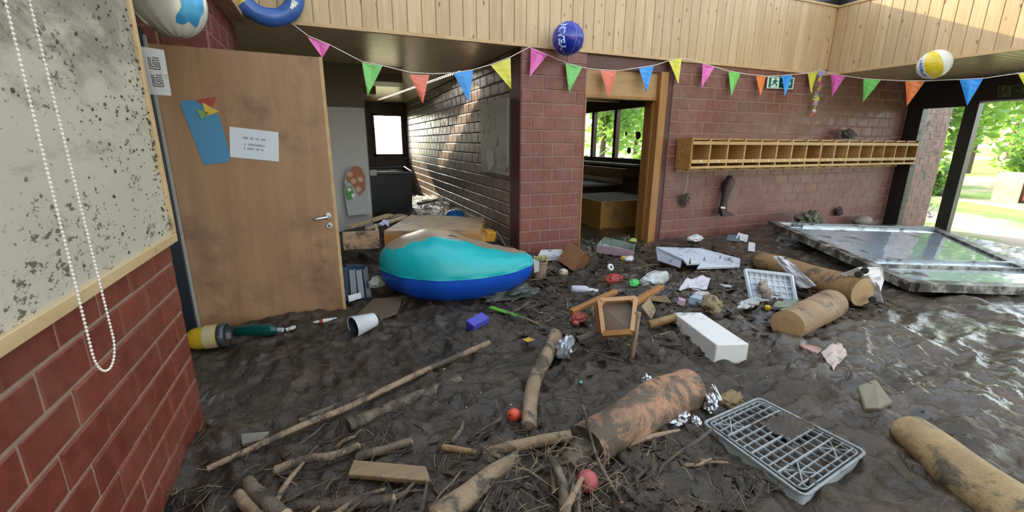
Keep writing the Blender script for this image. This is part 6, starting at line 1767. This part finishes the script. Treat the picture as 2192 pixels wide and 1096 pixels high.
for i, (px, s, nm) in enumerate((((1.623, 1.828, 0.030), (.025, .02, .03), 'small foil piece behind the muddy log'), ((1.554, 1.488, 0.030), (.065, .045, .035), 'crumpled foil heap in front of the muddy log'), ((1.465, 1.510, 0.020), (.03, .02, .018), 'little foil scrap left of the foil heap'), ((1.777, 1.494, 0.040), (.045, .03, .055), 'crumpled foil standing at the crate corner'), ((1.607, 1.420, 0.020), (.035, .02, .02), 'foil scrap touching the crate rim'))):
    crumple('foil', nm, 'foil', onmud(px, px[2]), s, foilm, 30 + i, .3 * i, sharp=.6)
sheet('foil_strip', 'narrow foil strip leaning off the muddy log end', 'foil', [(1.842, 1.556, 0.120), (1.857, 1.551, 0.120), (1.867, 1.498, 0.050), (1.841, 1.499, 0.050)], .003, foilm, 12, .004, 5)
crumple('straw_clump', 'brown straw clump behind the grey crate', 'straw clump', onmud((1.960, 1.515, 0.000), .02), (.085, .05, .035), plain('straw_brown', (0.26, 0.18, 0.09), 0.85, (0.16, 0.11, 0.06), 25), 36, .4, sharp=.6)
crumple('turquoise_bead', 'tiny turquoise bead in the mud left of the muddy log', 'bead', onmud((1.268, 1.979, 0.000), .012), (.012, .010, .009), plain('turquoise', (0.10, 0.50, 0.45), 0.3), 37, sub=2, sharp=.15)
o = obj('reed', MB().tube([onmud((2.168, 0.787, 0.000), -.01), onmud((2.168, 0.787, 0.000), .09)], [.004, .003], 6), M['stick_pale'], loc=onmud((2.168, 0.787, 0.000))); tag(o, 'short upright reed left of the yellow log', 'reed')
# lumps of muddy leaves along the bean bag and the wall
crumple('leaf_litter', 'dark leafy clump at the right foot of the bean bag', 'leaf clump', onmud((1.489, 3.662, 0.000), .02), (.28, .12, .06), plain('dark_leaves', (0.05, 0.06, 0.045), 0.4, (0.10, 0.11, 0.09), 22), 40, .1, sharp=.6, sub=4)
crumple('leaf_litter', 'greenish weed clump on the upper end of the fallen glass door', 'leaf clump', Vector((7.063, 4.550, 0.253)), (.26, .14, .10), plain('weed_green', (0.075, 0.085, 0.045), 0.6, (0.12, 0.11, 0.07), 18), 41, .1, sharp=.7, sub=4)
crumple('stone', 'rounded brown stone behind the fallen glass door', 'stone', Vector((8.790, 4.750, 0.076)), (.20, .12, .10), plain('boulder', (0.20, 0.16, 0.12), 0.7, (0.30, 0.26, 0.22), 8), 42, sharp=.15, smooth=True)

# things on and below the cubby shelves
crumple('soft_toy', 'dark muddy soft toy on top of the cubby shelves', 'soft toy', (8.02, 4.80, 1.56), (.13, .09, .10), plain('dark_fabric', (0.055, 0.05, 0.048), 0.8, (0.11, 0.09, 0.08), 12), 50, .3, sharp=.5)
t = thing('hanging_bag', 'long dark bag hanging under the left cubby shelf', 'bag', (5.469, 4.860, 0.933))
dk = plain('maroon_black_fabric', (0.035, 0.015, 0.014), 0.55, (0.06, 0.028, 0.025), 9)
hp = [(5.533, 4.860, 0.945), (5.550, 4.860, 0.848), (5.511, 4.860, 0.744), (5.492, 4.860, 0.640), (5.478, 4.860, 0.499), (5.487, 4.860, 0.391), (5.514, 4.860, 0.346)]
obj('strap', MB().tube([Vector(p) for p in hp], [.030, .075, .075, .055, .05, .065, .03], 10, jit=.12, seed=2), dk, t, smooth=True)
obj('pouch', MB().slab([(5.341, 4.800, 0.478), (5.470, 4.800, 0.436), (5.650, 4.800, 0.348), (5.410, 4.800, 0.347)], .06, (0, -1, 0)), dk, t)
obj('reflector', MB().slab([(5.321, 4.760, 0.505), (5.407, 4.760, 0.494), (5.412, 4.760, 0.466), (5.326, 4.760, 0.477)], .008, (0, -1, 0)), wplast, t)
t = thing('hanging_string', 'pale string with a dark muddy tuft below the left cubby shelf', 'string', (4.721, 4.880, 1.014))
obj('cord', MB().tube([(4.738, 4.880, 1.014), (4.737, 4.880, 0.835), (4.740, 4.900, 0.699)], .006, 6), plain('pale_cord', (0.48, 0.42, 0.34), 0.6), t)
tf = MB(); q = random.Random(6)
for k in range(26):
    a = Vector((4.748, 4.900, 0.705)); b = Vector((4.724, 4.900, 0.557)) + Vector((q.gauss(0, .05), q.uniform(-.03, .02), q.gauss(0, .04)))
    tf.tube([a, a.lerp(b, .5) + Vector((q.gauss(0, .03), -.01, q.gauss(0, .02))), b], [.004, .010, .003], 5)
tfo = obj('tuft', tf, plain('tuft_dark', (0.055, 0.045, 0.03), 0.8), t); tfo['kind'] = 'stuff'
crumple('mud_clump', 'dark muddy leaf clump stuck low on the brick wall', 'mud clump', Vector((8.349, 4.900, 0.230)), (.07, .04, .10), plain('clump_dark', (0.045, 0.022, 0.018), 0.7), 51, sharp=.6)

# corridor bits
t = thing('blue_bowl', 'shiny blue bowl on the corridor debris', 'bowl', (1.765, 6.600, 0.285))
Mk = Matrix.Translation(Vector((1.765, 6.600, 0.278))) @ Euler((.3, .1, 0)).to_matrix().to_4x4()
obj('shell', MB().lathe([(.15, -.03), (.145, .02), (.115, .07), (.06, .095), (.01, .10)], 20, Mk), plain('blue_shiny', (0.01, 0.10, 0.30), 0.15), t, smooth=True)
obj('rim', MB().tube([Mk @ Vector((.152 * math.cos(2 * PI * k / 20), .152 * math.sin(2 * PI * k / 20), -.03)) for k in range(21)], .008, 6), plain('blue_rim', (0.02, 0.14, 0.36), 0.2), t)
sheet('blue_rag', 'pale blue rag on the short pale plank in the corridor', 'rag', [(0.519, 5.650, 0.395), (0.627, 5.600, 0.384), (0.654, 5.750, 0.430), (0.566, 5.750, 0.429)], .008, plain('pale_blue_cloth', (0.50, 0.54, 0.66), 0.6), 13, .012, 7)
t = thing('white_rack', 'white wire rack lying in the sunlit corridor end', 'rack', (1.9, 9.6, .1))
k0, k1, k2, k3 = Vector((1.515, 8.185, 0.180)), Vector((2.040, 8.057, 0.180)), Vector((1.965, 8.649, 0.300)), Vector((1.619, 8.464, 0.300))
wr = plain('rack_white', (0.70, 0.68, 0.62), 0.4)
for a, b in ((k0, k1), (k1, k2), (k2, k3), (k3, k0)): obj('bar', MB().beam(a, b, .03, .03), wr, t)
for k in range(1, 9): obj('wire', MB().beam(k0.lerp(k1, k / 9), k3.lerp(k2, k / 9), .012, .012), wr, t)
plank3('dark plank lying across the sunlit corridor end', (1.406, 7.800, 0.340), (1.767, 7.894, 0.380), .09, .04, M['stick_dark'])

# ---- countless litter: twigs, straws and chips all over the mud (one object each)
q = random.Random(99)
tw_ = MB(); tw2 = MB()
def litter(n, xr, yr, lr, rr, mb, lift=.02, dens=None):
    k = 0
    while k < n:
        x = q.uniform(*xr); y = q.uniform(*yr)
        if x < -.70 and y < 2.5: continue
        if dens is not None and q.random() > dens(x, y): continue
        k += 1
        L = q.uniform(*lr); a = q.gauss(.45, .7) if q.random() < .6 else q.uniform(0, PI)
        dx, dy = math.cos(a) * L / 2, math.sin(a) * L / 2
        z = mz(x, y)
        e = q.uniform(-.3, .3) * L * .5
        bend_ = q.gauss(0, L * .06)
        r = q.uniform(*rr)
        mb.tube([(x - dx, y - dy, z + lift * q.random() - e * .3), (x - dy / L * bend_, y + dx / L * bend_, z + r + lift * q.random()), (x + dx, y + dy, z + abs(e) + lift * q.random())], [r, r * .9, r * .5], 4, False)
fore = lambda x, y: max(.05, min(1.0, (2.35 - y - .18 * x) / .9))
litter(900, (-.70, 1.7), (.95, 2.6), (.03, .16), (.0012, .0034), tw_, .03, fore)
litter(170, (-.70, 1.5), (.95, 2.1), (.03, .12), (.001, .0020), tw2, .04, fore)
litter(380, (-.6, 3.5), (1.2, 4.2), (.03, .14), (.0015, .004), tw_, .015)
litter(520, (1.2, 4.6), (2.1, 4.7), (.04, .24), (.002, .007), tw_, .03)
litter(70, (.55, 1.05), (1.15, 1.5), (.05, .20), (.001, .0022), tw2, .10)
litter(170, (1.3, 4.6), (2.2, 4.6), (.04, .2), (.002, .006), tw2, .03)
o = obj('twig_litter', tw_, barkmat('twig_brown', (0.10, 0.072, 0.046), (0.055, 0.040, 0.027), (0.03,0.024,0.018), mudk=.45)); tag(o, 'countless dark twigs strewn over the mud', 'twigs', kind='stuff')
o = obj('straw_litter', tw2, plain('pale_straw', (0.36, 0.285, 0.18), 0.7, (0.16, 0.12, 0.075), 9)); tag(o, 'countless pale straws and splinters strewn over the mud', 'straw', kind='stuff')
fl = MB()
for k in range(620):
    while True:
        x = q.uniform(-.66, 1.6); y = q.uniform(.95, 2.1)
        if q.random() < max(0, (1.95 - y - .3 * max(0, x)) / .7): break
    z = mz(x, y) + .006; a = q.uniform(0, 6.28); L = q.uniform(.012, .05); w = L * q.uniform(.2, .6)
    u_ = Vector((math.cos(a), math.sin(a), q.gauss(0, .25))); v_ = Vector((-math.sin(a), math.cos(a), q.gauss(0, .35)))
    c_ = Vector((x, y, z))
    fl.slab([c_ - u_ * L, c_ - u_ * L * .2 - v_ * w, c_ + u_ * L - v_ * w * .3, c_ + u_ * L * .6 + v_ * w, c_ - u_ * L * .5 + v_ * w * .7], .004)
for k in range(700):
    x = q.uniform(1.2, 4.8); y = q.uniform(2.0, 4.7)
    z = mz(x, y) + .008; a = q.uniform(0, 6.28); L = q.uniform(.02, .075); w = L * q.uniform(.2, .7)
    u_ = Vector((math.cos(a), math.sin(a), q.gauss(0, .3))); v_ = Vector((-math.sin(a), math.cos(a), q.gauss(0, .4)))
    c_ = Vector((x, y, z))
    fl.slab([c_ - u_ * L, c_ - u_ * L * .2 - v_ * w, c_ + u_ * L - v_ * w * .3, c_ + u_ * L * .6 + v_ * w, c_ - u_ * L * .5 + v_ * w * .7], .005)
o = obj('bark_flakes', fl, barkmat('bark_flake', (0.085, 0.055, 0.035), (0.045, 0.030, 0.020), (0.02, 0.016, 0.012), .4)); tag(o, 'countless dark bark flakes in the foreground mud', 'bark flakes', kind='stuff')
chips = MB(); chipd = MB()
for k in range(800):
    x = q.uniform(-.65, 5.2) if k < 400 else q.uniform(1.3, 4.6); y = q.uniform(1.0, 4.8) if k < 400 else q.uniform(2.2, 4.7)
    z = mz(x, y)
    blob(chips if q.random() < .16 else chipd, (x, y, z + .003), q.uniform(.004, .013 if y > 2.4 else .008), k, .5, 5, 3)
o = obj('pale_scraps', chips, plain('pale_scrap', (0.55, 0.52, 0.46), 0.5, (0.40, 0.38, 0.34), 5)); tag(o, 'tiny pale crumbs and scraps in the mud', 'scraps', kind='stuff')
o = obj('mud_crumbs', chipd, plain('crumb', (0.09, 0.07, 0.05), 0.55, (0.045, 0.036, 0.028), 9)); tag(o, 'countless small clods of dark mud', 'clods', kind='stuff')

# ---- medium sticks tangled in the foreground: alike, one object each
q = random.Random(123)
for k in range(58):
    while True:
        x = q.uniform(-.62, 1.55); y = q.uniform(1.12, 2.05)
        if q.random() < max(.0, (2.1 - y - .25 * max(0, x)) / .9): break
    L = q.uniform(.12, .42); a = q.gauss(.5, .55); r = q.uniform(.004, .014)
    z = mz(x, y) + r * .4
    d = Vector((math.cos(a), math.sin(a), 0)) * L / 2
    s_ = Vector((-math.sin(a), math.cos(a), 0))
    pp = [Vector((x, y, z)) - d, Vector((x, y, z + .006)) - d * .35 + s_ * q.gauss(0, .012), Vector((x, y, z + .012)) + d * .35 + s_ * q.gauss(0, .012), Vector((x, y, z + q.uniform(0, .04))) + d]
    o = obj('stick', MB().tube(pp, [r, r * 1.1, r * .9, r * .5], 7, jit=.15, seed=k), (M['stick_grey'], M['stick_dark'], M['stick_pale'], M['stick_dark'])[k % 4], loc=(x, y, z), smooth=True)
    tag(o, 'thin broken stick tangled among the twigs of the foreground mud', 'stick', 'thin sticks tangled in the foreground debris')
# ---- groups for repeats
GR = dict(log='logs washed into the hall', branch='broken branches in the debris', pole='poles in the left foreground', plank='loose planks', beach_ball='inflatable balls below the fascia', ball='small balls in the mud', foil='pieces of crumpled foil', broadleaf_tree='trees around the yard', hedge_shrub='shrubs around the yard', crumpled='', paper_scrap='paper scraps in the mud', plate='dishes by the brick wall', plastic_bag='plastic bags in the debris', exit_sign='exit signs', window_sticker='stickers on the far window', leaf_litter='leaf clumps', straw_clump='straw clumps', drink_carton='cartons behind the foam block', paper_wad='paper wads')
for o in list(COL.objects):
    if o.parent is None and 'category' in o and 'group' not in o:
        b_ = o.name.split('.')[0]
        if GR.get(b_): o['group'] = GR[b_]
